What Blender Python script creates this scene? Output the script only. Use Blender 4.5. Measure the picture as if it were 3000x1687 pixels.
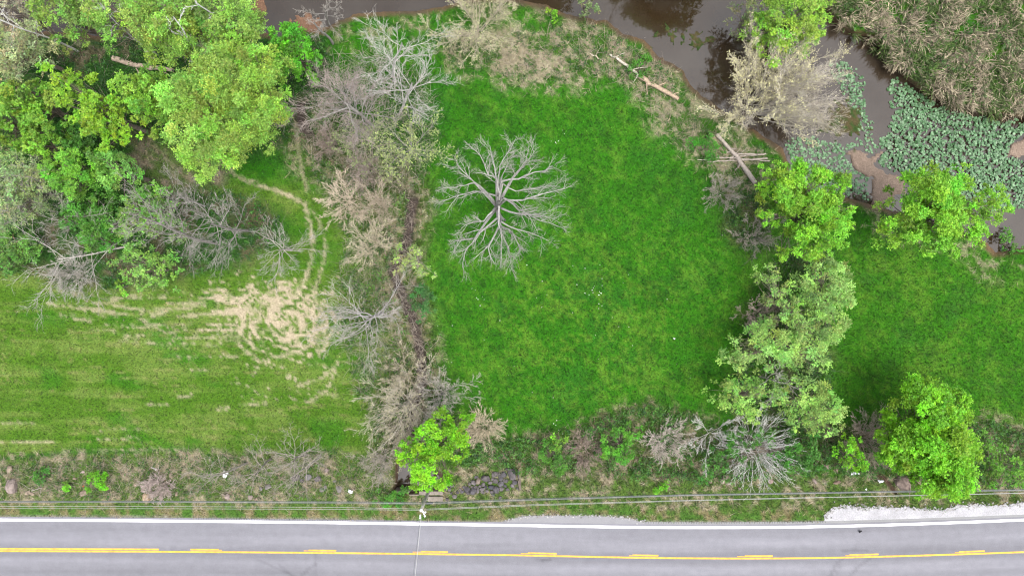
import bpy, bmesh, math, random
import numpy as np

# ------------------------------------------------------------------ camera, world, sun, exposure
scene = bpy.context.scene
for o in list(bpy.data.objects):
    bpy.data.objects.remove(o)
H = 74.0            # metres from the lens down to the meadow
S = 26.9            # photograph pixels (3000 wide) per metre on the meadow
CU, CV = 1500.0, 843.5

cam_data = bpy.data.cameras.new("camera")
cam_data.sensor_width = 36.0
cam_data.lens = H * S / 3000.0 * 36.0
cam_data.clip_start = 0.5
cam_data.clip_end = 6000.0
cam = bpy.data.objects.new("camera", cam_data)
scene.collection.objects.link(cam)
cam.location = (0, 0, H)
cam.rotation_euler = (0, 0, 0)
scene.camera = cam

SUN_EL, SUN_AZ = math.radians(74), math.radians(128)      # azimuth clockwise from +Y: light from the lower right
world = bpy.data.worlds.new("World")
scene.world = world
world.use_nodes = True
wn, wl = world.node_tree.nodes, world.node_tree.links
wn.clear()
sky = wn.new("ShaderNodeTexSky")
sky.sky_type = 'NISHITA'
sky.sun_disc = False
sky.sun_elevation = SUN_EL
sky.sun_rotation = SUN_AZ
sky.air_density = 1.0
sky.dust_density = 4.0
sky.ozone_density = 1.0
hs = wn.new("ShaderNodeHueSaturation")
hs.inputs["Saturation"].default_value = 0.36            # thin high overcast: a pale, nearly white sky
bg = wn.new("ShaderNodeBackground")
bg.inputs["Strength"].default_value = 0.15
wo = wn.new("ShaderNodeOutputWorld")
wl.new(sky.outputs[0], hs.inputs["Color"])
wl.new(hs.outputs[0], bg.inputs[0])
wl.new(bg.outputs[0], wo.inputs[0])

sun_data = bpy.data.lights.new("sun", 'SUN')
sun_data.energy = 0.75
sun_data.angle = math.radians(35)
sun_data.color = (1.0, 0.965, 0.90)
sun = bpy.data.objects.new("sun", sun_data)
scene.collection.objects.link(sun)
sun.rotation_euler = (math.pi / 2 - SUN_EL, 0, math.pi - SUN_AZ)
sun.location = (20, -20, 120)

scene.render.engine = 'CYCLES'
scene.view_settings.view_transform = 'Standard'
scene.view_settings.look = 'None'
scene.view_settings.gamma = 1.0
scene.view_settings.use_curve_mapping = False
scene.view_settings.exposure = 1.70
scene.cycles.use_denoising = True
scene.cycles.filter_width = 1.15
scene.cycles.max_bounces = 5
scene.cycles.transparent_max_bounces = 4

COL = scene.collection
RNG = np.random.default_rng(11)
random.seed(5)

# ------------------------------------------------------------------ helpers
def P(u, v, z=0.0):
    """world point of photograph pixel (u, v) at height z"""
    k = (H - z) / H / S
    return np.stack([(np.asarray(u, float) - CU) * k, (CV - np.asarray(v, float)) * k,
                     np.zeros_like(np.asarray(u, float)) + z], -1)

def UV(x, y, z=0.0):
    k = H / (H - z) * S
    return CU + x * k, CV - y * k

_T = np.random.default_rng(77).random((256, 256))
def vnoise(x, y, seed=0):
    x = np.asarray(x, float) + seed * 37.31; y = np.asarray(y, float) + seed * 91.17
    xi = np.floor(x).astype(int); yi = np.floor(y).astype(int)
    fx = x - xi; fy = y - yi
    fx = fx * fx * (3 - 2 * fx); fy = fy * fy * (3 - 2 * fy)
    a = _T[xi & 255, yi & 255]; b = _T[(xi + 1) & 255, yi & 255]
    c = _T[xi & 255, (yi + 1) & 255]; d = _T[(xi + 1) & 255, (yi + 1) & 255]
    return (a * (1 - fx) + b * fx) * (1 - fy) + (c * (1 - fx) + d * fx) * fy

def fbm(x, y, seed=0, octv=4):
    s = 0; a = 0.5; t = 0
    for i in range(octv):
        s = s + a * vnoise(x * 2 ** i, y * 2 ** i, seed + i * 5); t += a; a *= 0.55
    return s / t

def sstep(a, b, x):
    t = np.clip((x - a) / (b - a), 0, 1)
    return t * t * (3 - 2 * t)

def seg_d(u, v, pts, closed=False):
    """distance to a polyline, and inside flag for a closed one"""
    pts = np.asarray(pts, float)
    n = len(pts)
    best = np.full(np.shape(u), 1e18)
    inside = np.zeros(np.shape(u), bool)
    for i in range(n if closed else n - 1):
        a = pts[i]; b = pts[(i + 1) % n]
        ab = b - a; L2 = max(ab @ ab, 1e-9)
        t = np.clip(((u - a[0]) * ab[0] + (v - a[1]) * ab[1]) / L2, 0, 1)
        dx = u - a[0] - t * ab[0]; dy = v - a[1] - t * ab[1]
        best = np.minimum(best, dx * dx + dy * dy)
        if closed:
            c = ((a[1] > v) != (b[1] > v)) & (u < (b[0] - a[0]) * (v - a[1]) / (b[1] - a[1] + 1e-12) + a[0])
            inside ^= c
    d = np.sqrt(best)
    return np.where(inside, d, -d) if closed else d

def mix(a, b, t):
    return a * (1 - t[..., None]) + b * t[..., None]

def C3(*c):
    return np.array(c, float)

def make_mesh(name, V, faces, col=None, smooth=False):
    """faces: list of integer arrays (n, k)"""
    me = bpy.data.meshes.new(name)
    V = np.ascontiguousarray(V, np.float32).reshape(-1, 3)
    faces = [np.asarray(f, np.int32) for f in faces if len(f)]
    me.vertices.add(len(V)); me.vertices.foreach_set("co", V.ravel())
    nl = sum(f.size for f in faces); nf = sum(len(f) for f in faces)
    me.loops.add(nl); me.polygons.add(nf)
    me.loops.foreach_set("vertex_index", np.concatenate([f.ravel() for f in faces]))
    tot = np.concatenate([np.full(len(f), f.shape[1], np.int32) for f in faces])
    start = np.concatenate([[0], np.cumsum(tot)[:-1]]).astype(np.int32)
    me.polygons.foreach_set("loop_start", start)
    me.polygons.foreach_set("use_smooth", np.full(nf, smooth, bool))
    if col is not None:
        ca = me.attributes.new("col", 'FLOAT_COLOR', 'POINT')
        c4 = np.ones((len(V), 4), np.float32); c4[:, :3] = np.asarray(col).reshape(-1, 3)
        ca.data.foreach_set("color", c4.ravel())
    me.update(calc_edges=True)
    return me

def put(name, me, mat=None, parent=None, loc=None):
    o = bpy.data.objects.new(name, me)
    COL.objects.link(o)
    if mat is not None and me is not None and not me.materials:
        me.materials.append(mat)
    if parent is not None:
        o.parent = parent
    if loc is not None:
        o.location = loc
    return o

def empty(name, loc):
    o = bpy.data.objects.new(name, None)
    o.empty_display_size = 0.3
    COL.objects.link(o); o.location = loc
    return o

def tag(o, label=None, cat=None, group=None, kind=None):
    if label: o["label"] = label
    if cat: o["category"] = cat
    if group: o["group"] = group
    if kind: o["kind"] = kind
    return o

def unit(d):
    return d / np.maximum(np.linalg.norm(d, axis=-1, keepdims=True), 1e-9)

# ------------------------------------------------------------------ materials
def attr_mat(name, rough=0.9, spec=0.2, nscale=6.0, nstr=0.35, transl=0.0, bump=0.0, bscale=20.0, fine=None):
    """base colour from the mesh's own colour attribute, broken up by procedural grain"""
    m = bpy.data.materials.new(name); m.use_nodes = True
    n, l = m.node_tree.nodes, m.node_tree.links
    n.clear()
    out = n.new("ShaderNodeOutputMaterial")
    bs = n.new("ShaderNodeBsdfPrincipled")
    bs.inputs["Roughness"].default_value = rough
    bs.inputs["Specular IOR Level"].default_value = spec
    at = n.new("ShaderNodeAttribute"); at.attribute_name = "col"
    csock = at.outputs["Color"]
    geo = n.new("ShaderNodeNewGeometry")
    for sc, st in ([(nscale, nstr)] + ([fine] if fine else [])):
        if st <= 0: continue
        tx = n.new("ShaderNodeTexNoise"); tx.inputs["Scale"].default_value = sc; tx.inputs["Detail"].default_value = 3
        l.new(geo.outputs["Position"], tx.inputs["Vector"])
        mr = n.new("ShaderNodeMapRange")
        mr.inputs["From Min"].default_value = 0.28; mr.inputs["From Max"].default_value = 0.72
        mr.inputs["To Min"].default_value = 1 - st; mr.inputs["To Max"].default_value = 1 + st
        l.new(tx.outputs["Fac"], mr.inputs["Value"])
        mx = n.new("ShaderNodeVectorMath"); mx.operation = 'SCALE'
        l.new(csock, mx.inputs[0]); l.new(mr.outputs["Result"], mx.inputs["Scale"])
        csock = mx.outputs["Vector"]
    l.new(csock, bs.inputs["Base Color"])
    if bump > 0:
        tb = n.new("ShaderNodeTexNoise"); tb.inputs["Scale"].default_value = bscale; tb.inputs["Detail"].default_value = 4
        l.new(geo.outputs["Position"], tb.inputs["Vector"])
        bp = n.new("ShaderNodeBump"); bp.inputs["Strength"].default_value = bump; bp.inputs["Distance"].default_value = 0.08
        l.new(tb.outputs["Fac"], bp.inputs["Height"])
        l.new(bp.outputs["Normal"], bs.inputs["Normal"])
    if transl > 0:
        tr = n.new("ShaderNodeBsdfTranslucent"); l.new(csock, tr.inputs["Color"])
        ms = n.new("ShaderNodeMixShader"); ms.inputs[0].default_value = transl
        l.new(bs.outputs[0], ms.inputs[1]); l.new(tr.outputs[0], ms.inputs[2])
        l.new(ms.outputs[0], out.inputs[0])
    else:
        l.new(bs.outputs[0], out.inputs[0])
    return m

def solid_mat(name, col, rough=0.8, spec=0.3, nscale=4.0, nstr=0.2, bump=0.0, bscale=15.0, metallic=0.0):
    m = attr_mat(name, rough, spec, nscale, nstr, 0, bump, bscale)
    n, l = m.node_tree.nodes, m.node_tree.links
    at = [x for x in n if x.type == 'ATTRIBUTE'][0]
    rgb = n.new("ShaderNodeRGB"); rgb.outputs[0].default_value = (*col, 1)
    for lk in list(at.outputs["Color"].links):
        l.new(rgb.outputs[0], lk.to_socket)
    n.remove(at)
    bs = [x for x in n if x.type == 'BSDF_PRINCIPLED'][0]
    bs.inputs["Metallic"].default_value = metallic
    return m

M = {}
M['ground'] = attr_mat("ground_soil_and_turf", 0.95, 0.1, 7.0, 0.34, 0, 0.5, 14.0, fine=(45.0, 0.25))
M['grass'] = attr_mat("grass_blades", 0.7, 0.25, 3.0, 0.12, 0.25)
M['straw'] = attr_mat("dry_straw", 0.8, 0.2, 3.0, 0.12, 0.2)
M['leaf'] = attr_mat("leaves", 0.55, 0.35, 2.0, 0.12, 0.27)
M['bark'] = attr_mat("bark", 0.9, 0.15, 5.0, 0.3, 0, 0.4, 25.0)
M['rock'] = attr_mat("rock", 0.9, 0.2, 3.0, 0.35, 0, 0.7, 9.0, fine=(25.0, 0.2))
M['road'] = attr_mat("asphalt", 0.85, 0.25, 1.2, 0.06, 0, 0.25, 60.0, fine=(14.0, 0.11))
M['gravel'] = attr_mat("pale_gravel", 0.95, 0.1, 0.9, 0.14, 0, 0.7, 30.0, fine=(12.0, 0.22))
M['pad'] = attr_mat("lily_pads", 0.45, 0.4, 5.0, 0.15, 0.12)
M['white_paint'] = solid_mat("white_road_paint", (0.80, 0.80, 0.79), 0.7, 0.3, 3.0, 0.05)
M['yellow_paint'] = solid_mat("yellow_road_paint", (0.46, 0.262, 0.034), 0.7, 0.3, 2.2, 0.22)
M['old_yellow'] = solid_mat("worn_yellow_paint", (0.52, 0.25, 0.03), 0.8, 0.2, 5.0, 0.25)
M['groove'] = solid_mat("rumble_groove_asphalt", (0.085, 0.083, 0.08), 0.9, 0.2)
M['concrete'] = solid_mat("weathered_concrete", (0.165, 0.142, 0.118), 0.9, 0.2, 2.5, 0.25, 0.4, 12.0)
M['pole_wood'] = solid_mat("weathered_pole_wood", (0.33, 0.305, 0.27), 0.9, 0.15, 3.0, 0.25, 0.4, 20.0)
M['cable_dark'] = solid_mat("dark_cable_jacket", (0.07, 0.075, 0.08), 0.6, 0.4, 3.0, 0.1)
M['cable_light'] = solid_mat("bare_aluminium_cable", (0.27, 0.27, 0.26), 0.5, 0.5, 3.0, 0.08)
M['porcelain'] = solid_mat("white_insulator", (0.72, 0.72, 0.72), 0.3, 0.5, 3.0, 0.05)
M['steel'] = solid_mat("galvanised_steel", (0.42, 0.42, 0.42), 0.5, 0.5, 3.0, 0.1, metallic=0.3)
M['white_litter'] = solid_mat("white_plastic", (0.75, 0.77, 0.79), 0.5, 0.4, 3.0, 0.06)
M['black_rubber'] = solid_mat("black_rubber", (0.012, 0.012, 0.012), 0.7, 0.4)
M['red_plastic'] = solid_mat("red_plastic", (0.35, 0.02, 0.02), 0.4, 0.5)
M['flower'] = solid_mat("white_petals", (0.75, 0.75, 0.75), 0.7, 0.2, 3.0, 0.05)

def water_mat():
    m = bpy.data.materials.new("muddy_water"); m.use_nodes = True
    n, l = m.node_tree.nodes, m.node_tree.links
    bs = n["Principled BSDF"]
    bs.inputs["Roughness"].default_value = 0.04
    bs.inputs["IOR"].default_value = 1.5
    bs.inputs["Specular IOR Level"].default_value = 0.55
    geo = n.new("ShaderNodeNewGeometry")
    tx = n.new("ShaderNodeTexNoise"); tx.inputs["Scale"].default_value = 0.22; tx.inputs["Detail"].default_value = 4
    l.new(geo.outputs["Position"], tx.inputs["Vector"])
    cr = n.new("ShaderNodeValToRGB")
    cr.color_ramp.elements[0].position = 0.35; cr.color_ramp.elements[0].color = (0.019, 0.012, 0.006, 1)
    cr.color_ramp.elements[1].position = 0.7; cr.color_ramp.elements[1].color = (0.030, 0.023, 0.016, 1)
    l.new(tx.outputs["Fac"], cr.inputs["Fac"]); l.new(cr.outputs[0], bs.inputs["Base Color"])
    t2 = n.new("ShaderNodeTexNoise"); t2.inputs["Scale"].default_value = 1.3; t2.inputs["Detail"].default_value = 3
    l.new(geo.outputs["Position"], t2.inputs["Vector"])
    bp = n.new("ShaderNodeBump"); bp.inputs["Strength"].default_value = 0.06; bp.inputs["Distance"].default_value = 0.1
    l.new(t2.outputs["Fac"], bp.inputs["Height"]); l.new(bp.outputs["Normal"], bs.inputs["Normal"])
    return m
M['water'] = water_mat()

# ------------------------------------------------------------------ the lie of the land (photograph pixels as a map grid)
WATER_Z = -1.25
ROAD_Z = 0.30
RIVER = [(-900,140),(-300,120),(0,100),(90,92),(180,94),(300,108),(420,75),(560,60),(700,85),(760,92),(835,115),(880,78),(935,90),
 (1000,58),(1050,37),(1217,31),(1268,23),(1400,-5),(1500,-5),(1605,16),(1652,39),(1722,54),(1780,62),(1819,93),(1889,120),(1932,167),
 (2000,202),(2023,248),(2050,276),(2120,325),(2194,372),(2256,408),(2295,439),(2310,477),(2322,543),(2400,575),(2492,580),(2560,600),
 (2700,640),(2800,670),(2888,705),(2915,738),(3000,722),(3200,735),(3900,760),(3900,480),(3200,400),(3000,342),(2932,338),(2815,322),
 (2757,295),(2695,268),(2652,233),(2621,202),(2594,171),(2559,116),(2497,101),(2443,70),(2380,-30),(2250,-110),(2000,-170),(1700,-200),
 (1400,-190),(1000,-150),(700,-120),(300,-130),(-300,-110),(-900,-100)]
CREEK = [(888,300),(880,340),(900,390),(940,440),(1010,480),(1100,520),(1200,560),(1211,582),(1194,699),(1150,795),(1165,838),(1211,932),
 (1234,1048),(1234,1130),(1211,1176),(1205,1281),(1200,1370)]
POOL = [(1166,1355),(1215,1345),(1290,1390),(1290,1436),(1160,1436)]
MOSS1 = [(2440,300),(2480,285),(2520,305),(2548,380),(2505,420),(2440,412),(2395,380),(2410,330)]
MOSS2 = [(1895,90),(1960,70),(2080,85),(2112,120),(2060,152),(1990,142),(1920,132)]
BAR1 = [(2478,445),(2520,432),(2548,455),(2590,440),(2565,482),(2605,500),(2665,535),(2650,570),(2570,605),(2545,560),(2548,520),(2500,490)]
BAR2 = [(2960,425),(3000,390),(3070,395),(3070,475),(2990,468),(2950,455)]
BAR3 = [(845,62),(900,38),(942,48),(940,90),(880,90)]
BAR4 = [(728,-40),(768,-20),(788,35),(770,72),(738,40)]
BAR5 = [(2535,395),(2556,390),(2560,412),(2540,420)]
BARS = [BAR1, BAR2, BAR3, BAR4, BAR5]
DIRT = [(650,868),(710,850),(800,838),(880,845),(940,870),(955,920),(945,965),(915,1005),(870,1030),(800,1028),(730,1005),(695,965),(655,935),(630,910),(620,885)]
PATH1 = [(640,455),(658,477),(700,520),(770,545),(840,570),(893,597),(902,640),(914,690),(917,730),(908,775),(892,820),(870,860)]
PATH2 = [(905,600),(935,650),(955,715),(945,775),(932,820),(920,870),(950,930)]
STREAKS = [([(145,848),(215,858),(262,862)],4),([(215,865),(340,873),(490,870)],4),([(258,893),(335,880),(410,862)],5),
 ([(140,890),(270,908),(370,920)],6),([(262,905),(335,916)],9),([(334,895),(412,908),(485,905)],4),([(447,930),(520,892),(600,885)],6),
 ([(445,915),(600,896)],5),([(525,927),(760,911)],6),([(220,935),(264,940)],6),([(360,987),(515,973)],4),([(410,945),(440,940)],4),
 ([(545,990),(700,985)],4),([(435,1005),(640,1010)],3),([(510,985),(512,1030),(525,1050)],4),([(640,950),(640,985),(650,1005)],4),
 ([(0,1237),(95,1237)],3),([(290,1259),(440,1258)],3),([(285,1285),(410,1283)],4),([(0,1295),(160,1294)],4),([(270,1316),(560,1314)],4),
 ([(780,1040),(740,1100)],4),([(850,1135),(940,1110),(985,1070)],5),([(640,1200),(670,1195)],6),([(700,1188),(780,1180)],5),
 ([(900,1180),(960,1140),(990,1060)],6),([(525,1165),(565,1155)],4),([(430,1185),(500,1182)],4),([(720,1025),(760,1055)],6),
 ([(690,960),(740,1020),(820,1045),(900,1020),(945,960)],4),([(940,900),(960,960),(930,1020)],4),([(540,1048),(700,1044)],3),
 ([(130,925),(420,922)],3),([(300,955),(560,948)],3),([(460,970),(640,966)],3),([(560,1085),(620,1083)],3)]
SZ1 = [(1290,100),(1400,120),(1480,100),(1600,80),(1720,70),(1800,110),(1900,160),(1960,215),(2010,300),(2060,340),(2150,400),(2240,430),
 (2240,520),(2180,560),(2060,480),(1985,420),(1925,360),(1895,300),(1855,255),(1740,228),(1690,245),(1600,245),(1480,235),(1440,205),(1330,200)]
SZ1B = [(1330,110),(1480,95),(1640,110),(1700,150),(1680,235),(1720,250),(1600,252),(1540,240),(1470,240),(1440,205),(1330,200)]
WOOD = [(-900,90),(420,70),(760,90),(960,100),(985,180),(960,260),(890,330),(840,420),(720,470),(660,480),(640,560),(760,580),(840,650),(830,720),
 (700,790),(500,820),(330,850),(180,845),(100,800),(-900,770)]
CLEARING = [(390,440),(500,400),(640,430),(660,500),(620,560),(520,570),(430,530)]
BRUSHR = [(1330,1230),(1450,1290),(1560,1275),(1660,1265),(1760,1225),(1900,1180),(2050,1225),(2100,1260),(2250,1240),(2450,1250),(2600,1240),
 (2900,1230),(3000,1270),(3400,1280),(3400,1440),(2980,1430),(2600,1390),(2350,1385),(2050,1410),(1900,1390),(1700,1400),(1560,1380),(1440,1370),(1330,1350)]
HEDGE = [(2090,620),(2160,560),(2220,560),(2260,760),(2230,860),(2170,1000),(2130,1180),(2190,1290),(2420,1290),(2430,1100),(2420,860),(2440,740),(2300,700),(2200,760)]
REEDS = [(2455,30),(2470,90),(2540,100),(2590,150),(2640,215),(2720,265),(2830,315),(2940,332),(3000,336),(3400,400),(3400,-200),(2400,-200),(2420,-20)]
ROADEDGE = [(-900,1516),(0,1514),(466,1516),(1000,1523),(1250,1527),(1477,1527),(1500,1521),(1532,1511),(1600,1510),(1760,1511),(1838,1517),(1877,1528),
 (2000,1530),(2388,1530),(2700,1522),(3000,1511),(3900,1490)]
LOT = [(2413,1507),(2435,1490),(2481,1478),(2536,1488),(2582,1484),(2699,1488),(2761,1494),(2807,1480),(2873,1478),(2963,1478),(3000,1470),(3300,1455),
 (3300,1508),(3000,1520),(2700,1530),(2417,1534)]

def road_v(u, off=0.0):
    """v of the white edge line, the road's northern reference curve"""
    us = [-900, 0, 466, 1000, 1500, 2000, 2388, 2700, 3000, 3900]
    vs = [1519, 1522, 1525, 1530.5, 1538, 1544.5, 1542, 1533.5, 1522, 1480]
    return _smooth_curve(us, vs, u) + off

def _smooth_curve(us, vs, u):
    us = np.array(us, float); vs = np.array(vs, float)
    m = np.gradient(vs, us)
    u = np.asarray(u, float)
    i = np.clip(np.searchsorted(us, u) - 1, 0, len(us) - 2)
    h = us[i + 1] - us[i]; t = np.clip((u - us[i]) / h, 0, 1)
    return ((2*t**3 - 3*t**2 + 1) * vs[i] + (t**3 - 2*t**2 + t) * h * m[i] + (-2*t**3 + 3*t**2) * vs[i + 1] + (t**3 - t**2) * h * m[i + 1])

def roadedge_v(u):
    e = np.array(ROADEDGE, float)
    return np.interp(u, e[:, 0], e[:, 1])

# ground palette (albedo)
G_LUSH = C3(0.018, 0.090, 0.003); G_LIGHT = C3(0.052, 0.132, 0.010); G_DARK = C3(0.011, 0.044, 0.004); G_BLUE = C3(0.013, 0.068, 0.009)
G_FIELD = C3(0.042, 0.096, 0.007); G_FIELD2 = C3(0.080, 0.126, 0.022); G_OLIVE = C3(0.050, 0.085, 0.016)
STRAW = C3(0.250, 0.214, 0.146); SOIL = C3(0.245, 0.206, 0.140); MUD = C3(0.075, 0.048, 0.034); CREEKC = C3(0.040, 0.031, 0.027)
REDMUD = C3(0.105, 0.060, 0.038); SAND = C3(0.155, 0.115, 0.088); MOSSC = C3(0.050, 0.040, 0.018); LITTERC = C3(0.085, 0.062, 0.042)
BRUSHC = C3(0.105, 0.085, 0.055)

def land(u, v):
    """height, colour, and grass / straw cover of the ground at map position (u, v)"""
    u = np.asarray(u, float); v = np.asarray(v, float)
    n1 = fbm(u / 160, v / 160, 1); n2 = fbm(u / 45, v / 45, 9); n3 = fbm(u / 14, v / 14, 17); n4 = fbm(u / 6, v / 6, 23, 3)
    jag = (n2 - .5) * 26 + (n3 - .5) * 22
    # --- heights
    z = (fbm(u / 300, v / 300, 3) - .5) * 0.5 + (n3 - .5) * 0.10
    dr = seg_d(u, v, RIVER, True) + (n3 - .5) * 14
    wr = sstep(-26, 16, dr)
    z = z * (1 - wr) + (-2.0) * wr
    for b in BARS:
        wb = sstep(-12, 8, seg_d(u, v, b, True) + (n3 - .5) * 40)
        z = np.where(wb > 0, np.maximum(z, z * (1 - wb) + (-1.12 + (n3 - .5) * .1) * wb), z)
    dm1 = seg_d(u, v, MOSS1, True) + (n3 - .5) * 90 + (n4 - .5) * 40; dm2 = seg_d(u, v, MOSS2, True) + (n3 - .5) * 110 + (n4 - .5) * 60 - 14
    wm = np.maximum(sstep(-16, 12, dm1), sstep(-16, 12, dm2))
    z = np.maximum(z, z * (1 - wm) + (-1.20 + (n4 - .5) * .28) * wm)
    dc = seg_d(u, v, CREEK)
    wc = sstep(34, 9, dc + (n3 - .5) * 16)
    z = z - 0.85 * wc * (1 - wr)
    wp = sstep(-10, 8, seg_d(u, v, POOL, True) + (n3 - .5) * 8)
    z = z * (1 - wp) + (-1.8) * wp
    re = roadedge_v(u)
    wro = sstep(-70, 0, v - re)
    z = z * (1 - wro) + (ROAD_Z - 0.03) * wro
    under = sstep(3, 18, v - re) * (1 - sstep(190, 215, v - re))
    z = z - 0.25 * under
    wl_ = sstep(-14, 0, seg_d(u, v, LOT, True))
    z = z * (1 - wl_) + (ROAD_Z - 0.06) * wl_
    # --- colours
    n = np.shape(u)
    fieldw = sstep(1290, 1180, u + (v - 1000) * 0.0 + jag) * sstep(500, 560, v)      # left field
    lushc = mix(np.broadcast_to(G_LUSH, n + (3,)), G_LIGHT, sstep(.42, .70, n1 * .22 + n2 * .30 + n3 * .48) * .8)
    lushc = mix(lushc, G_DARK, sstep(.55, .75, fbm(u / 40, v / 40, 31)) * .45)
    lushc = mix(lushc, G_BLUE, sstep(.56, .72, fbm(u / 90, v / 90, 41)) * .25)
    row = fbm(u / 260, v / 17, 51, 3)
    fieldc = mix(np.broadcast_to(G_FIELD, n + (3,)), G_FIELD2, sstep(.40, .66, row * .55 + n2 * .45))
    fieldc = mix(fieldc, G_LUSH, sstep(.55, .75, fbm(u / 120, v / 60, 61)) * .6)
    c = mix(lushc, fieldc, fieldw)
    mid = np.exp(-((u - 1720) / 330) ** 2 - ((v - 960) / 260) ** 2)
    lushc = mix(lushc, G_LIGHT * C3(1.25, 1.02, 1.1), mid * sstep(.46, .62, n2 * .2 + n3 * .5 + n4 * .3) * .6)
    c = mix(lushc, fieldc, fieldw)
    rgt = sstep(2330, 2480, u) * sstep(640, 700, v)
    c = mix(c, c * C3(1.5, 1.08, 1.3), rgt * .35)
    straw = np.zeros(n); bare = np.zeros(n); nog = np.zeros(n)
    # rough dry banks
    w = sstep(-45, 25, seg_d(u, v, SZ1, True) + jag * 1.6)
    w1 = sstep(-30, 60, seg_d(u, v, SZ1B, True) + jag * 1.2)
    patch = sstep(.46, .57, n2 * .3 + n3 * .4 + n4 * .3) * w * .8
    patch = np.maximum(patch, w1 * sstep(.45, .57, n2 * .35 + n3 * .4 + n4 * .25))
    c = mix(c, G_OLIVE * C3(.8, .85, .8), w * .6)
    straw = np.maximum(straw, patch)
    # river margin outside the meadow
    wb = sstep(-120, -10, dr) * (1 - wr)
    c = mix(c, G_OLIVE * .8, wb * .55 * sstep(.4, .6, n2))
    straw = np.maximum(straw, wb * sstep(.50, .62, n3 * .6 + n2 * .4) * .6)
    # creek corridor
    we = sstep(np.where(u > 1225 + 0 * v, 95, 150), 25, dc + jag * 1.3) * sstep(260, 330, v)
    c = mix(c, mix(np.broadcast_to(G_OLIVE * .9, n + (3,)), BRUSHC, sstep(.46, .64, n3 * .5 + n2 * .5)), we * .7)
    straw = np.maximum(straw, we * sstep(.50, .62, n3) * .55)
    # wood floor
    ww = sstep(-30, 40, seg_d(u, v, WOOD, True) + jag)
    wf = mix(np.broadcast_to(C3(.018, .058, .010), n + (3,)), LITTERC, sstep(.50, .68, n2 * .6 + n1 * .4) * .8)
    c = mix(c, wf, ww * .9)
    wcl = sstep(-40, 30, seg_d(u, v, CLEARING, True) + jag)
    c = mix(c, mix(np.broadcast_to(C3(.05, .085, .018), n + (3,)), STRAW * .62, sstep(.44, .62, n2 * .6 + n3 * .4)), wcl)
    # hedge line on the right and the brush above the road
    wh = sstep(-60, 40, seg_d(u, v, HEDGE, True) + jag)
    c = mix(c, mix(np.broadcast_to(C3(.035, .085, .012), n + (3,)), LITTERC, sstep(.52, .68, n2)), wh * .55)
    wbr = sstep(-40, 25, seg_d(u, v, BRUSHR, True) + jag)
    c = mix(c, mix(np.broadcast_to(C3(.050, .098, .017), n + (3,)), BRUSHC * 1.25, sstep(.47, .66, n2 * .5 + n3 * .5)), wbr * .85)
    straw = np.maximum(straw, wbr * sstep(.56, .68, n3) * .6)
    # verge: rough dry strip, then mown strip by the road
    top = np.interp(u, [-900, 0, 300, 600, 900, 1100, 1350, 1500, 1900, 2300, 2600, 3000, 3900],
                    [1335, 1335, 1325, 1322, 1335, 1330, 1360, 1385, 1385, 1400, 1395, 1405, 1420])
    wv = sstep(-16, 16, v - top + jag * .5)
    vc = mix(np.broadcast_to(C3(.056, .098, .018), n + (3,)), C3(.118, .109, .062), sstep(.45, .64, n2 * .45 + n3 * .55))
    c = mix(c, vc, wv * .95)
    straw = np.maximum(straw, wv * sstep(.51, .65, n3 * .5 + n2 * .35 + n4 * .15) * .8)
    wm2 = sstep(-14, 10, v - (re - 36) + jag * .5)
    mc = mix(np.broadcast_to(C3(.042, .095, .014), n + (3,)), C3(.115, .098, .045), sstep(.42, .66, n2 * .5 + n3 * .5))
    c = mix(c, mc, wm2)
    straw = straw * (1 - wm2 * .8)
    edge = np.exp(-((v - np.interp(u, [0, 200, 590, 800], [1345, 1325, 1316, 1316]) - (n3 - .5) * 10) / 7) ** 2) * sstep(620, 560, u)
    c = mix(c, G_DARK * 1.6, edge * .8)
    # straw ground tone
    c = mix(c, STRAW * (.8 + .4 * n4)[..., None], straw * .85)
    # bare dirt, tracks and mowing streaks in the left field
    dd = seg_d(u, v, DIRT, True)
    inner = sstep(-95, 50, dd + jag * 1.2)
    pr = np.hypot((u - 850) * .72, v - 938); pth_ = np.arctan2(v - 938, u - 850)
    polar = fbm(pth_ * 2.2 + 20, pr / 6.0, 77, 3)
    sw = sstep(640, 760, u)
    nz = n3 * .26 + n4 * .24 + (fbm(u / 46, v / 7, 71, 3) * (1 - sw) + polar * sw) * .50
    bd = np.where(inner > 0.02, sstep(-.06, .07, nz - (.712 - .255 * inner)), 0)
    lefty = sstep(120, 420, u) * sstep(960, 640, u) * sstep(840, 870, v) * sstep(1060, 930, v)
    bd = np.maximum(bd, sstep(.61, .67, fbm(u / 95, v / 6.5, 73, 3) * .62 + n4 * .38) * lefty * .65)
    rghty = sstep(640, 760, u) * sstep(1010, 950, u) * sstep(1000, 1040, v) * sstep(1240, 1120, v)
    bd = np.maximum(bd, sstep(.61, .67, fbm((u + v) / 60, (v - u * .35) / 9, 75, 3) * .55 + n4 * .45) * rghty * .8)
    for pth, wid in ((PATH1, 5.5), (PATH2, 2.5)):
        dpt = seg_d(u, v, pth)
        bd = np.maximum(bd, sstep(wid + 5, wid - 4, dpt + (n3 - .5) * 20 + (n4 - .5) * 14) * sstep(.30, .50, n4 * .5 + n3 * .5) * .9)
    for pth, wid in STREAKS:
        dpt = seg_d(u, v, pth)
        bd = np.maximum(bd, sstep(wid + 2.5, wid - 3, dpt + (n4 - .5) * 12 + (n3 - .5) * 12 + 1.8) * .68)
    rowlines = sstep(.60, .70, fbm(u / 130, v / 9, 81, 3) * .6 + n3 * .4) * fieldw * sstep(830, 870, v) * sstep(1320, 1290, v)
    c = mix(c, C3(.16, .155, .06), rowlines * .45)
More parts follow.
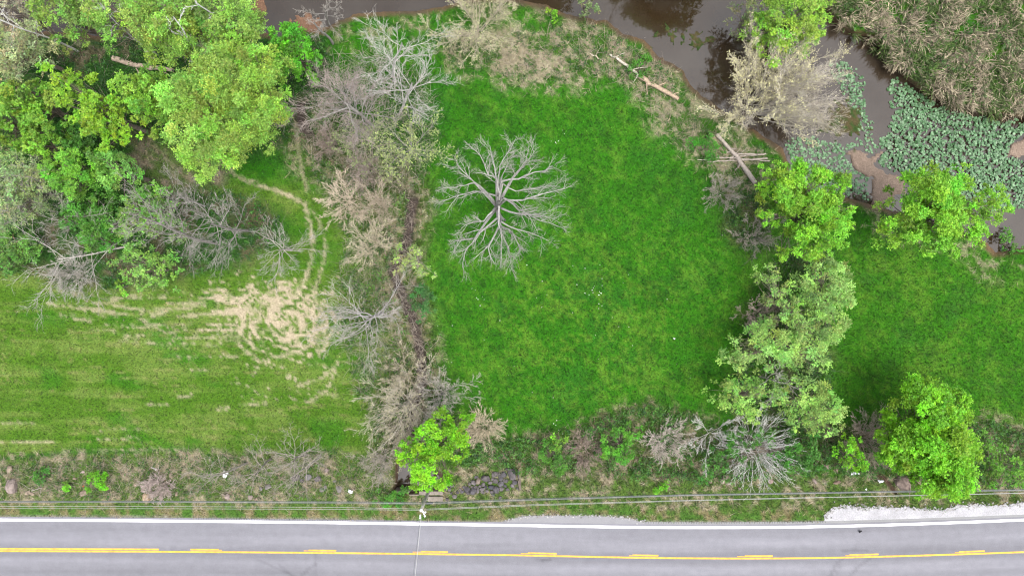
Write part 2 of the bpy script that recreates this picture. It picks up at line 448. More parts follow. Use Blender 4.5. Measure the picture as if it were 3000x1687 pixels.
    # two worn tracks towards the river
    tr = seg_d(u, v, [(880, 320), (868, 400), (880, 480), (900, 560)])
    bd = np.maximum(bd, sstep(8, 2, tr + (n3 - .5) * 14) * .5)
    bd = bd * (1 - wv * .9)
    c = mix(c, SOIL * (.86 + .28 * n4)[..., None], bd)
    bare = np.maximum(bare, bd)
    # creek bed, pool, river bed and banks
    cb = sstep(21, 12, dc + (n3 - .5) * 14) * sstep(285, 305, v) * (1 - .75 * sstep(385, 425, v) * sstep(590, 545, v))
    c = mix(c, mix(np.broadcast_to(CREEKC, n + (3,)), SAND * .8, sstep(.56, .72, n4 * .5 + n3 * .5) * .5), cb)
    bare = np.maximum(bare, cb)
    shore = sstep(-24, -6, dr)
    c = mix(c, mix(np.broadcast_to(REDMUD, n + (3,)), MUD, sstep(.4, .6, n2)), shore * .9)
    for b in BARS:
        wbb = sstep(-14, -2, seg_d(u, v, b, True) + (n3 - .5) * 34)
        c = mix(c, (REDMUD * 1.15 if b is BAR4 or b is BAR3 else SAND) * (.8 + .4 * n4)[..., None], wbb)
    c = mix(c, mix(np.broadcast_to(MOSSC, n + (3,)), C3(.022, .045, .010), sstep(.52, .66, n4)), wm)
    pm = sstep(-16, -4, seg_d(u, v, POOL, True) + (n3 - .5) * 8)
    c = mix(c, MUD * .9, pm)
    bare = np.maximum(bare, np.maximum(np.maximum(shore, wm), pm))
    # gravelly edge under the road
    er = sstep(-7, -1, v - re + (n3 - .5) * 8)
    c = mix(c, C3(.15, .14, .12) * (.8 + .4 * n4)[..., None], er * .8)
    bare = np.maximum(bare, sstep(-3, 1, v - re))
    lw = sstep(-2, 9, seg_d(u, v, LOT, True) + (n4 - .5) * 8)
    bare = np.maximum(bare, lw * .93)
    # beyond the far side of the road
    dit = seg_d(u, v, [(2570, 1385), (2590, 1400), (2610, 1425), (2622, 1440)])
    dw = sstep(12, 4, dit)
    c = mix(c, MUD * .6, dw); z = z - .4 * dw; bare = np.maximum(bare, dw)
    return z, c, np.clip(bare, 0, 1), np.clip(straw, 0, 1), dict(dr=dr, dc=dc, wood=ww, brush=wbr, hedge=wh, creek=we, verge=wv, mown=wm2, field=fieldw, clear=wcl)

def gz(u, v):
    return float(land(np.array([u]), np.array([v]))[0][0])

def axis(lo, hi, step, lo2, hi2):
    core = np.arange(lo, hi + step, step)
    a, b = [core[0]], [core[-1]]
    s = step
    while a[-1] > lo2: s *= 1.35; a.append(a[-1] - s)
    s = step
    while b[-1] < hi2: s *= 1.35; b.append(b[-1] + s)
    return np.concatenate([a[:0:-1], core, b[1:]])

ua = axis(-110, 3110, 7.8, -60000, 63000); va = axis(-110, 1540, 7.8, -60000, 62000)
UU, VV = np.meshgrid(ua, va)
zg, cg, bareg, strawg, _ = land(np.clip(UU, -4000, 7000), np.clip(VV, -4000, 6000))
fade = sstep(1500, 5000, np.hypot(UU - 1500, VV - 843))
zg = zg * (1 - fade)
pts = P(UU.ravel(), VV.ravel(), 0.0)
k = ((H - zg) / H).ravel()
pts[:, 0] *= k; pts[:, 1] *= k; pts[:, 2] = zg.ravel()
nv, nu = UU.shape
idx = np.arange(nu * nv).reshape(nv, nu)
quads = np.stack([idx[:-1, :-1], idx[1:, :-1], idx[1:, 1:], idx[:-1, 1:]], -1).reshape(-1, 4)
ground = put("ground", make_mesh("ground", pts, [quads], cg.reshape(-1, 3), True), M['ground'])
tag(ground, kind="structure")

def flat_sheet(name, poly, z, mat, kind="structure", col=None):
    bm = bmesh.new()
    vs = [bm.verts.new(tuple(P(a, b, z))) for a, b in poly]
    f = bm.faces.new(vs)
    f.normal_update()
    if f.normal.z < 0: f.normal_flip()
    bmesh.ops.triangulate(bm, faces=bm.faces[:])
    me = bpy.data.meshes.new(name); bm.to_mesh(me); bm.free()
    if col is not None:
        ca = me.attributes.new("col", 'FLOAT_COLOR', 'POINT')
        for d in ca.data: d.color = (*col, 1)
    o = put(name, me, mat)
    if kind: tag(o, kind=kind)
    return o

flat_sheet("river_water", [(-900,-260),(4000,-260),(4000,860),(2250,860),(2000,420),(1500,160),(-900,190)], WATER_Z, M['water'])
flat_sheet("creek_water", [(1140,1330),(1310,1330),(1310,1450),(1140,1450)], WATER_Z + 0.02, M['water'])

# ------------------------------------------------------------------ road
def ribbon(name, u0, u1, offs, z, mat, step=12.0, colf=None, parent=None, smooth=True):
    """a strip that follows the road: offs are offsets (photograph px) south of the white edge line"""
    us = np.arange(u0, u1 + step, step) if u1 - u0 > step * 2 else np.linspace(u0, u1, 4)
    us[-1] = u1
    offs = np.asarray(offs, float)
    U = np.repeat(us[:, None], len(offs), 1)
    V_ = road_v(us)[:, None] + offs[None, :]
    p = P(U, V_, z)
    idx = np.arange(U.size).reshape(U.shape)
    q = np.stack([idx[:-1, :-1], idx[:-1, 1:], idx[1:, 1:], idx[1:, :-1]], -1).reshape(-1, 4)
    c = colf(U, V_, np.broadcast_to(offs[None, :], U.shape)) if colf else None
    return put(name, make_mesh(name, p, [q], None if c is None else c.reshape(-1, 3), smooth), mat, parent)

def road_col(U, V_, O):
    band = np.interp(O, [-6, 2, 12, 30, 48, 62, 78, 92, 104, 120, 134, 150, 168, 186, 200],
                     [1.12, 1.04, .94, .97, 1.13, 1.04, .90, .86, .90, 1.10, 1.03, .90, 1.06, 1.0, 1.0])
    nn = fbm(U / 420, O / 22, 5, 3); n2 = fbm(U / 60, O / 14, 15)
    g = .132 * band * (.84 + .32 * nn) * (.97 + .06 * n2)
    for line, wd, st in (([(2432, 1690), (2450, 1650), (2468, 1636)], 4, .20), ([(2486, 1690), (2520, 1655), (2548, 1636)], 4, .17), ([(2446, 1690), (2462, 1655)], 3, .12),
                         ([(760, 1640), (820, 1668), (870, 1690)], 3, .13), ([(815, 1650), (860, 1690)], 3, .12), ([(925, 1620), (928, 1690)], 3, .12),
                         ([(880, 1690), (905, 1665), (925, 1652)], 4, .18), ([(2470, 1612), (2540, 1611)], 4, .22), ([(1585, 1640), (1612, 1638)], 3, .35), ([(2395, 1560), (2520, 1556)], 2, .0)):
        g = g * (1 - st * sstep(wd + 3, wd - 2, seg_d(U, V_, line) + (fbm(U / 8, V_ / 8, 3) - .5) * 5))
    g = g * (.95 + .10 * fbm(U / 30, O / 3, 43, 3))
    return g[..., None] * C3(1.0, 0.985, 1.09)

road = ribbon("road", -900, 3900, np.concatenate([[-9], np.arange(-4, 196, 4.5)]), ROAD_Z, M['road'], 8.0, road_col)
tag(road, kind="structure")
skirt = ribbon("road_side", -900, 3900, [-9.2, -9.0], ROAD_Z - .001, M['road'], 20.0, lambda U, V_, O: np.full(U.shape + (3,), .11), road)
# pull-off asphalt beside the edge line
pull = flat_sheet("pull_off", [(1440,1533),(1477,1526),(1500,1520),(1532,1511),(1600,1509.5),(1760,1511),(1838,1518),(1877,1528),(1930,1531),(1990,1538),(1930,1541),(1700,1538),(1500,1533)],
                  ROAD_Z - .004, M['road'], None, (.165, .163, .17))
pull.parent = road
shoulder = ribbon("shoulder", 1885, 3000, [-16, -8], ROAD_Z - .008, M['road'], 12, lambda U, V_, O: np.full(U.shape + (3,), .17), road)
ribbon("edge_line", -900, 3900, [-3.6, 3.6], ROAD_Z + .004, M['white_paint'], 12, None, road)
ribbon("edge_line", -900, 3900, [183, 190], ROAD_Z + .004, M['white_paint'], 12, None, road)
yo = lambda u: float(np.interp(u, [0, 466, 1000, 1500, 2000, 2388, 2700, 3000], [91, 90, 88.5, 87, 89.5, 91.5, 92.5, 94]))
def yellow(name, u0, u1, dv, w, mat):
    us = np.linspace(u0, u1, max(3, int((u1 - u0) / 12)))
    vc = road_v(us) + np.array([yo(x) for x in us]) + dv
    U = np.stack([us, us], 1); V_ = np.stack([vc - w / 2, vc + w / 2], 1)
    idx = np.arange(U.size).reshape(U.shape)
    q = np.stack([idx[:-1, :-1], idx[:-1, 1:], idx[1:, 1:], idx[1:, :-1]], -1).reshape(-1, 4)
    return put(name, make_mesh(name, P(U, V_, ROAD_Z + (.004 if mat is M['yellow_paint'] else .0025)), [q]), mat, road)
yellow("centre_line", -900, 3900, 0, 5.0, M['yellow_paint'])
yellow("centre_line", -900, 466, -6.7, 4.6, M['yellow_paint'])
for a, b, g0, g1 in ((558,641,641,650),(904,985,890,904),(1233,1312,1209,1233),(1547,1631,1526,1547),(1853,1929,1843,1853),(2182,2264,2160,2182),(2489,2574,2477,2489),(2810,2885,2798,2810),(3120,3200,3108,3120)):
    yellow("lane_dash", a, b, -7.0, 4.6, M['yellow_paint'])
    yellow("worn_dash", g0, g1, -5.6, 2.0, M['old_yellow'])
# rumble grooves milled along the shoulder
gv, gf = [], []
for u in np.concatenate([np.arange(560, 1030, 7.4), np.arange(1885, 2420, 7.4)]):
    vv = float(road_v(u))
    o_ = (-8.6, -5.2) if u < 1100 else (-15.6, -11.5)
    p = P(np.array([u - .8, u + .8, u + .8, u - .8]), np.array([vv + o_[0], vv + o_[0], vv + o_[1], vv + o_[1]]), ROAD_Z + .003)
    b = len(gv) * 4
    gv.append(p); gf.append([b, b + 3, b + 2, b + 1])
rg = put("rumble_grooves", make_mesh("rumble_grooves", np.concatenate(gv), [np.array(gf)]), M['groove'], road)
tag(rg, kind="stuff")
def ragged(poly, amp, seed, step=7, keep=lambda u, v: False):
    rng = np.random.default_rng(seed); out = []
    for (a, b) in zip(poly, poly[1:] + poly[:1]):
        n = max(1, int(np.hypot(b[0] - a[0], b[1] - a[1]) / step))
        for i in range(n):
            t = i / n; u, v = a[0] + (b[0] - a[0]) * t, a[1] + (b[1] - a[1]) * t
            if not keep(u, v): v += amp * rng.normal(); u += amp * .4 * rng.normal()
            out.append((u, v))
    return out
lot = flat_sheet("gravel_lot", ragged(LOT, 2.2, 3, 7, lambda u, v: v > 1505), ROAD_Z - .012, M['gravel'], "structure", (.29, .285, .295))


# ------------------------------------------------------------------ plant builders
def perp(rng, d):
    r = rng.normal(size=d.shape)
    r = r - (r * d).sum(-1, keepdims=True) * d
    return unit(r)

def grow(rng, start, dirn, length, n, wig, trop, jitter_step=False):
    pos = [start]; d = unit(dirn); step = (length / n)[:, None]
    for i in range(n):
        d = unit(d + wig * rng.normal(size=d.shape) + np.array([0, 0, trop]))
        pos.append(pos[-1] + d * step)
    return np.stack(pos, 1)

def spawn(rng, paths, rads, k, t0, t1, a0, a1, l0, l1, rk=.62, taper=.5, even=False):
    B, n1, _ = paths.shape
    L = np.linalg.norm(np.diff(paths, axis=1), axis=2).sum(1)
    t = t0 + (t1 - t0) * (np.arange(k)[None, :] + rng.random((B, k))) / k
    f = t * (n1 - 1); i = np.clip(f.astype(int), 0, n1 - 2); w = (f - i)[..., None]
    bi = np.arange(B)[:, None]
    pos = paths[bi, i] * (1 - w) + paths[bi, i + 1] * w
    tan = unit(paths[bi, i + 1] - paths[bi, i])
    r = (rads[bi, i] * (1 - w[..., 0]) + rads[bi, i + 1] * w[..., 0]) * rk
    ang = rng.uniform(a0, a1, (B, k))[..., None]
    if even:                      # limbs set round the stem like a real leaf spiral
        a = unit(np.cross(tan, np.array([.86, .50, .08]))); b_ = np.cross(tan, a)
        az = (np.arange(k)[None, :] * 2.4 + rng.normal(size=(B, k)) * .35 + rng.random((B, 1)) * 6.28)[..., None]
        pv = a * np.cos(az) + b_ * np.sin(az)
    else:
        pv = perp(rng, tan)
    d = unit(tan * np.cos(ang) + pv * np.sin(ang))
    ln = L[:, None] * rng.uniform(l0, l1, (B, k)) * (1 - taper * t)
    return pos.reshape(-1, 3), d.reshape(-1, 3), ln.ravel(), r.ravel()

def taper(r, n, tip=.35):
    return r[:, None] * np.linspace(1, tip, n + 1)[None, :]

def tubes(paths, rads, sides):
    B, n1, _ = paths.shape
    tan = unit(np.gradient(paths, axis=1))
    ref = np.array([.86, .50, .08]); ref = ref / np.linalg.norm(ref)
    a = unit(np.cross(tan, ref)); b = np.cross(tan, a)
    th = np.arange(sides) / sides * 2 * np.pi
    V = paths[:, :, None] + rads[:, :, None, None] * (a[:, :, None] * np.cos(th)[:, None] + b[:, :, None] * np.sin(th)[:, None])
    idx = np.arange(B * n1 * sides).reshape(B, n1, sides)
    q = np.stack([idx[:, :-1], idx[:, 1:], np.roll(idx[:, 1:], -1, 2), np.roll(idx[:, :-1], -1, 2)], -1).reshape(-1, 4)
    return V.reshape(-1, 3), q

def spikes(paths, rads):
    """three sided twigs that end in a point"""
    B, n1, _ = paths.shape
    V, q = tubes(paths, rads, 3)
    V = V.reshape(B, n1 * 3, 3)[:, :(n1 - 1) * 3]
    V = np.concatenate([V, paths[:, -1:]], 1)
    m = (n1 - 1) * 3 + 1
    idx = (np.arange(B) * m)[:, None, None] + np.arange((n1 - 1) * 3).reshape(n1 - 1, 3)[None]
    q = np.stack([idx[:, :-1], idx[:, 1:], np.roll(idx[:, 1:], -1, 2), np.roll(idx[:, :-1], -1, 2)], -1).reshape(-1, 4)
    last = idx[:, -1]; tip = (np.arange(B) * m + m - 1)[:, None] + np.zeros((1, 3), int)
    tri = np.stack([last, tip, np.roll(last, -1, 1)], -1).reshape(-1, 3)
    return V.reshape(-1, 3), q, tri

class Geo:
    def __init__(s): s.V, s.F, s.C, s.n = [], [], [], 0
    def add(s, V, F, c):
        V = V.reshape(-1, 3); s.V.append(V); s.F.append(F + s.n)
        s.C.append(np.broadcast_to(c, V.shape)); s.n += len(V)
    def wood(s, rng, paths, rads, sides, col, var=.18):
        if sides == 3:
            V, q, tri = spikes(paths, rads)
            c = np.asarray(col) * (1 + var * rng.normal(size=(len(paths), 1))).clip(.5, 1.6)
            c = np.repeat(c, V.shape[0] // len(paths), 0)
            if len(q): s.F.append(q + s.n)
            s.add(V, tri, c)
            return
        V, q = tubes(paths, rads, sides)
        c = np.asarray(col) * (1 + var * rng.normal(size=(len(paths), 1))).clip(.5, 1.6)
        s.add(V, q, np.repeat(c, paths.shape[1] * sides, 0))
    def leaves(s, base, d, nrm, ln, wd, col):
        side = unit(np.cross(d, nrm)) * (wd / 2)[:, None]
        V = np.stack([base - side, base + side, base + d * ln[:, None]], 1)
        q = np.arange(len(base) * 3).reshape(-1, 3)
        s.add(V, q, np.repeat(col, 3, 0))
    def build(s, name, mat, parent=None, smooth=False):
        if not s.n: return None
        V = np.concatenate(s.V); C = np.concatenate(s.C)
        if parent is not None: V = V - np.array(parent.location)
        byk = {}
        for f in s.F: byk.setdefault(f.shape[1], []).append(f)
        return put(name, make_mesh(name, V, [np.concatenate(x) for x in byk.values()], C.clip(0, .9), smooth), mat, parent)

def sprigs(rng, g, pos, d, ln, col, per, leaf, droop=.25, up=.8, colvar=.22):
    """leafy shoots: leaves set alternately along short twigs"""
    Mn = len(pos)
    t = (np.arange(per)[None, :] + rng.random((Mn, per)) * .8) / per
    bend = -droop * (t ** 2)[..., None] * ln[:, None, None] * np.array([0, 0, 1.0])
    base = pos[:, None] + d[:, None] * (t * ln[:, None])[..., None] + bend
    base = base + rng.normal(size=base.shape) * .035
    sd = unit(np.cross(d, np.array([0, 0, 1.0])) + 1e-4)
    sgn = np.where(np.arange(per) % 2 == 0, 1, -1)[None, :, None]
    ld = unit(d[:, None] * .55 + sd[:, None] * sgn * .8 + rng.normal(size=base.shape) * .38)
    nr = unit(np.array([0, 0, up]) + rng.normal(size=base.shape) * .55)
    L = leaf * rng.uniform(.7, 1.35, (Mn, per)); W = L * rng.uniform(.6, .9, (Mn, per))
    c = col[:, None] * (1 + colvar * rng.normal(size=(Mn, per, 1))).clip(.45, 1.7)
    c = c * (1 + .10 * rng.normal(size=(Mn, per, 3)) * np.array([1, .3, .6])).clip(.6, 1.4)
    g.leaves(base.reshape(-1, 3), ld.reshape(-1, 3), nr.reshape(-1, 3), L.ravel(), W.ravel(), c.reshape(-1, 3))

LEAF_K = 1.0      # young spring leaves: the palette below is scaled once to real leaf albedo
def ground_at(x, y):
    u, v = UV(x, y, 0)
    return gz(u, v)

def leafy(name, label, cat, lobes, h, col, leaf=.17, dens=1.0, low=.35, bark=(.16, .135, .105), seed=0, group=None, per=8, clump=1.0, twigs=0.0):
    """a broadleaf tree: trunk, limbs to every leaf clump, and a crown of leafy shoots. lobes = (u, v, radius px)"""
    rng = np.random.default_rng(1000 + seed)
    zm = h * .62
    L = np.array(lobes, float)
    cen = P(L[:, 0], L[:, 1], zm); rad = L[:, 2] / S * (H - zm) / H
    w = rad ** 2; cx, cy = (cen[:, 0] * w).sum() / w.sum(), (cen[:, 1] * w).sum() / w.sum()
    z0 = ground_at(cx, cy)
    root = tag(empty(name, (cx, cy, z0)), label, cat, group)
    col = np.asarray(col) * LEAF_K; leaf = leaf * .92
    gt, gc = Geo(), Geo()
    base = np.array([cx, cy, z0 - .15])
    cl, cr, cc, lo = [], [], [], []
    for (c, r) in zip(cen, rad):
        n = max(5, int(9 * (r / 1.0) ** 1.55 * clump))
        rho = np.sqrt(rng.random(n)) * 1.0; th = rng.random(n) * 2 * np.pi
        dome = np.sqrt(np.maximum(1 - (rho * .97) ** 2, .02))
        zz = h * low + (h * (1 - low)) * dome * rng.uniform(.52, 1, n)
        irr = 1 + .14 * np.sin(th * 3 + rng.random() * 6) + .10 * np.sin(th * 7 + rng.random() * 6)
        cl.append(np.stack([c[0] + r * rho * irr * np.cos(th), c[1] + r * rho * irr * np.sin(th), z0 + zz], 1))
        cr.append(np.clip(r * rng.uniform(.17, .31, n), .32, .95))
        lo.append(np.repeat([[c[0], c[1]]], n, 0))
    cl, cr, lo = np.concatenate(cl), np.concatenate(cr), np.concatenate(lo)
    n = len(cl)
    # trunk and limbs
    rt = .045 * h ** .8 * .55 + .03
    tp = np.array([[base, [cx + .1 * rng.normal(), cy + .1 * rng.normal(), z0 + h * .25], [cx + .25 * rng.normal(), cy + .25 * rng.normal(), z0 + h * .5],
                    [cx + .3 * rng.normal(), cy + .3 * rng.normal(), z0 + h * .8]]])
    gt.wood(rng, tp, np.array([[rt * 1.25, rt, rt * .7, rt * .25]]), 7, bark)
    st = tp[0, 1] + (tp[0, 2] - tp[0, 1]) * rng.random((n, 1)) * 1.2
    e = cl
    ctrl = st * .5 + e * .5 + np.array([0, 0, -.15]) * h * .3 + rng.normal(size=(n, 3)) * .25
    t = np.linspace(0, 1, 4)[None, :, None]
    path = (1 - t) ** 2 * st[:, None] + 2 * t * (1 - t) * ctrl[:, None] + t ** 2 * e[:, None]
    gt.wood(rng, path, taper(rng.uniform(.03, .07, n) * (h / 9) ** .5, 3, .25), 3, bark)
    # shoots
    m = np.maximum(5, (dens * 33 * (cr / .6) ** 2 * (.17 / leaf) ** .9)).astype(int)
    ci = np.repeat(np.arange(n), m); K = len(ci)
    out = np.concatenate([unit(cl[:, :2] - lo), np.zeros((n, 1))], 1)[ci]
    dd = rng.normal(size=(K, 3)); dd[:, 2] = np.abs(dd[:, 2]) * .8 - .05
    dd = unit(unit(dd) + out * .45)
    pos = cl[ci] + dd * (cr[ci] * rng.uniform(.15, .75, K))[:, None]
    ln = cr[ci] * rng.uniform(.45, .95, K)
    cvar = (1 + .22 * rng.normal(size=(n, 1))).clip(.5, 1.5) * (1 + .10 * rng.normal(size=(n, 3)))
    ccol = np.asarray(col)[None] * cvar
    sprigs(rng, gc, pos, dd, ln, ccol[ci], per, leaf)
    if twigs > 0:
        kk = rng.integers(0, n, int(n * 4 * twigs))
        d2 = unit(rng.normal(size=(len(kk), 3)) + np.array([0, 0, .9]))
        pp = grow(rng, cl[kk], d2, cr[kk] * rng.uniform(.8, 1.9, len(kk)), 2, .2, .05)
        gt.wood(rng, pp, taper(np.full(len(kk), .017), 2, .4), 3, np.asarray(bark) * 1.3)
    gt.build("trunk", M['bark'], root, True)
    gc.build("crown", M['leaf'], root)
    return root

def bare(name, label, cat, u, v, h, R, bark=(.30, .285, .26), twig=None, stems=1, k=(12, 6, 5, 4), base=False, lean=(0, 0), trunk=.4, bud=None, budn=0, budsize=.09,
         seed=0, group=None, r0=None, fan=.6, up=.03, wig=.13, tr=.013, limbs=None):
    """a leafless tree or shrub: trunk (or several stems), limbs, branches and twigs, each a tapered tube; buds where the photograph shows them"""
    rng = np.random.default_rng(5000 + seed)
    p = P(u, v, 0 if base else h * .6)
    cx, cy = p[0], p[1]
    z0 = ground_at(cx, cy)
    root = tag(empty(name, (cx, cy, z0)), label, cat, group)
    gt, gc = Geo(), Geo()
    r0 = (r0 or .028 * h ** .95) * .70
    tr = tr * 1.0
    twig = np.asarray(bark if twig is None else twig) * (1.0 if stems == 1 else 1.22); bark = np.asarray(bark) * (.95 if stems == 1 else 1.22)
    if bud is not None: bud = np.asarray(bud) * 1.1; budsize = budsize * 1.2
    b0 = np.array([[cx, cy, z0 - .15]])
    if stems == 1:
        tp = grow(rng, b0, np.array([[lean[0], lean[1], 1.0]]), np.array([h * trunk * 1.7]), 7, .06, .05)
        trd = taper(np.array([r0]), 7, .45)
        t0 = .30
    else:
        th = np.arange(stems) / stems * 2 * np.pi + rng.random(stems)
        f = fan * rng.uniform(.15, 1.35, stems)
        d = np.stack([np.cos(th) * f + lean[0], np.sin(th) * f + lean[1], np.ones(stems)], 1)
        tp = grow(rng, np.repeat(b0, stems, 0) + rng.normal(size=(stems, 3)) * [.12, .12, 0], d, h * trunk * 2.0 * rng.uniform(.75, 1.1, stems), 7, .07, .0)
        trd = taper(np.full(stems, r0) * rng.uniform(.6, 1.1, stems), 7, .35)
        t0 = .22
    gt.wood(rng, tp, trd, 7 if stems == 1 else 5, bark, .08)
    fa = (.65, 1.3) if stems == 1 else (.15, .55)
    s, d, l, r = spawn(rng, tp, trd, k[0], t0, 1.0, *fa, .5, .7, .62, .35, True)
    l = R * rng.uniform(.55, 1.15, len(l)) * (1.12 if stems == 1 else .8)
    n1 = 7 if stems == 1 else 4
    if limbs is not None:         # main limbs given one by one as the photograph shows them
        pl = []
        for q in limbs:
            q = np.array(q, float); tq = np.linspace(0, 1, len(q)); tt_ = np.linspace(0, 1, n1 + 1)
            qu, qv = np.interp(tt_, tq, q[:, 0]), np.interp(tt_, tq, q[:, 1])
            z1 = h * (.40 + .18 * rng.random()); zz_ = z1 + (h * (.62 + .3 * rng.random()) - z1) * tt_ ** .8
            kk_ = (H - zz_) / H / S
            pl.append(np.stack([(qu - CU) * kk_, (CV - qv) * kk_, zz_ + z0], 1))
        p1l = np.array(pl); p1l[:, 1:-1] += rng.normal(size=p1l[:, 1:-1].shape) * .07
        lens = np.linalg.norm(np.diff(p1l, axis=1), axis=2).sum(1)
        r = .024 + .017 * lens
        c0 = np.array([cx, cy, z0 + h * .16])
        for q in limbs:           # the two leaders that carry the limbs
            q0 = P(q[0][0], q[0][1], z0 + h * .5)
            gt.wood(rng, np.stack([c0, (c0 + q0) / 2 + [0, 0, .5], q0 + [0, 0, .1]])[None], np.array([[.19, .14, .09]]), 6, bark, .05)
    p1 = p1l if limbs is not None else grow(rng, s, d, l, n1, wig, up)
    r1 = taper(r * rng.uniform(.55, .95, len(r)), n1, .2)
    gt.wood(rng, p1, r1, 5 if stems == 1 else 3, bark, .10)
    s, d, l, r = spawn(rng, p1, r1, k[1], .20, 1.0, *((.3, .8) if stems == 1 else (.2, .6)), .34, .66, .62, .4)
    n2 = 4 if stems == 1 else 2
    if limbs is not None: l = l * .72
    p2 = grow(rng, s, d, l, n2, wig * 1.2, up); r2 = taper(np.maximum(r, tr * 1.25), n2, .4)
    gt.wood(rng, p2, r2, 3, bark, .12)
    last = p2
    if len(k) > 2:
        s, d, l, r = spawn(rng, p2, r2, k[2], .2, 1.0, *((.35, .9) if stems == 1 else (.2, .65)), .42, .75, .65, .35)
        n3_ = 2 if stems == 1 else 1
        p3 = grow(rng, s, d, l, n3_, wig * 1.3, up); r3 = taper(np.maximum(np.minimum(r, tr * 1.25), tr * .9), n3_, .5)
        gc.wood(rng, p3, r3, 3, twig, .18)
        last = p3
    if len(k) > 3:
        s, d, l, r = spawn(rng, p3, r3, k[3], .15, 1.0, .3, .85, .45, .85, .8, .3)
        p4 = grow(rng, s, d, l, 1, wig * 1.3, up); r4 = taper(np.full(len(l), tr * .8), 1, .6)
        gc.wood(rng, p4, r4, 3, twig, .2)
        last = p4
    if bud is not None and budn > 0:
        K = int(budn)
        bi = rng.integers(0, len(last), K); t = rng.random(K) ** .6 * (last.shape[1] - 1.001)
        i = t.astype(int); w = (t - i)[:, None]
        pos = last[bi, i] * (1 - w) + last[bi, i + 1] * w + rng.normal(size=(K, 3)) * .03
        dd = unit(rng.normal(size=(K, 3)) + np.array([0, 0, .4])); nr = unit(rng.normal(size=(K, 3)) * .6 + np.array([0, 0, 1.0]))
        c = np.asarray(bud) * (1 + .2 * rng.normal(size=(K, 1))).clip(.5, 1.5)
        L = budsize * rng.uniform(.6, 1.4, K)
        gc.leaves(pos, dd, nr, L, L * .65, c)
    gt.build("trunk", M['bark'], root, True)
    gc.build("crown", M['leaf' if bud is not None else 'bark'], root)
    return root

# ------------------------------------------------------------------ grass, straw, reeds: what nobody could count
def blades(n, u0, u1, v0, v1, seed):
    rng = np.random.default_rng(seed)
    u = rng.uniform(u0, u1, n); v = rng.uniform(v0, v1, n)
    z, c, bareg, strawg, info = land(u, v)
    ok = (rng.random(n) > bareg * 1.15) & (info['dr'] < -2) & (v < roadedge_v(u) - 1)
    ok &= seg_d(u, v, REEDS, True) < 30
    return rng, u[ok], v[ok], z[ok], c[ok], strawg[ok], {k: a[ok] for k, a in info.items()}

def blade_mesh(rng, p, ang, ln, wd, tilt, col):
    d = np.stack([np.cos(ang) * np.cos(tilt), np.sin(ang) * np.cos(tilt), np.sin(tilt)], 1)
    s = np.stack([-np.sin(ang), np.cos(ang), np.zeros_like(ang)], 1)
    roll = rng.normal(size=len(ang)) * .5
    s = unit(s + np.array([0, 0, 1.0]) * roll[:, None]) * (wd / 2)[:, None]
    V = np.stack([p - s, p + s, p + d * ln[:, None]], 1)
    return V.reshape(-1, 3), np.arange(len(p) * 3).reshape(-1, 3), np.repeat(col, 3, 0)

rng, gu, gv_, gzz, gcl, gst, info = blades(450000, -60, 3060, -60, 1535, 3)
isst = rng.random(len(gu)) < gst * .9
gp = P(gu, gv_, 0.0); gp[:, :2] *= ((H - gzz) / H)[:, None]; gp[:, 2] = gzz + .0
A = ~isst
na = A.sum()
tall = 1 + 1.1 * np.clip(info['creek'] + info['brush'] + info['verge'] * .6 - info['mown'], 0, 1)[A]
ln = rng.uniform(.13, .34, na) * tall * (1 - .25 * info['field'][A]); wd = rng.uniform(.045, .10, na)
gc_ = gcl[A] * (.14 + 1.75 * (.6 * vnoise(gu[A] / 4.2, gv_[A] / 4.2, 5) + .4 * vnoise(gu[A] / 9, gv_[A] / 9, 15)))[:, None] * (1 + .34 * rng.normal(size=(na, 1))).clip(.35, 2.0) * (1 + rng.normal(size=(na, 3)) * [.16, .05, .12]).clip(.5, 1.6)
V, F, Cc = blade_mesh(rng, gp[A], rng.random(na) * 2 * np.pi, ln, wd, rng.uniform(.15, 1.15, na), gc_)
go = put("grass", make_mesh("grass", V, [F], Cc.clip(0, .8)), M['grass'])
tag(go, "short green meadow grass and clover", None, None, "stuff")
B = isst; nb = B.sum()
flow = fbm(gu[B] / 26, gv_[B] / 26, 91, 2) * 14 + rng.normal(size=nb) * .45
ln = rng.uniform(.35, .95, nb); wd = rng.uniform(.022, .05, nb)
sc = STRAW * (1 + .28 * rng.normal(size=(nb, 1))).clip(.4, 1.6) * (1 + rng.normal(size=(nb, 3)) * .05)
V, F, Cc = blade_mesh(rng, gp[B] + [0, 0, .05], flow, ln, wd, rng.uniform(.02, .55, nb), sc)
so = put("dry_grass", make_mesh("dry_grass", V, [F], Cc.clip(0, .8)), M['straw'])
tag(so, "flattened dry tan grass on the banks and verge", None, None, "stuff")

# tall dead reeds on the far bank, top right
rng = np.random.default_rng(21)
n = 2500
u = rng.uniform(2400, 3080, n); v = rng.uniform(-60, 345, n)
d_ = seg_d(u, v, REEDS, True); keep = (d_ > -2) & (fbm(u / 22, v / 22, 61, 2) > .40)
u, v = u[keep], v[keep]
z = land(u, v)[0]; n = len(u)
p0 = P(u, v, 0.0); p0[:, 2] = np.maximum(z, WATER_Z)
per = 15
lean_dir = fbm(u / 60, v / 60, 5) * 9
q0 = np.repeat(p0, per, 0) + rng.normal(size=(n * per, 3)) * [.16, .16, 0]
ang = np.repeat(lean_dir, per) + rng.normal(size=n * per) * .9
tl = rng.uniform(.45, 1.2, n * per); lnr = rng.uniform(.6, 1.6, n * per)
d1 = np.stack([np.cos(ang) * np.cos(tl), np.sin(ang) * np.cos(tl), np.sin(tl)], 1)
d2 = unit(d1 + np.stack([np.cos(ang), np.sin(ang), -np.ones_like(ang) * .9], 1) * .55)
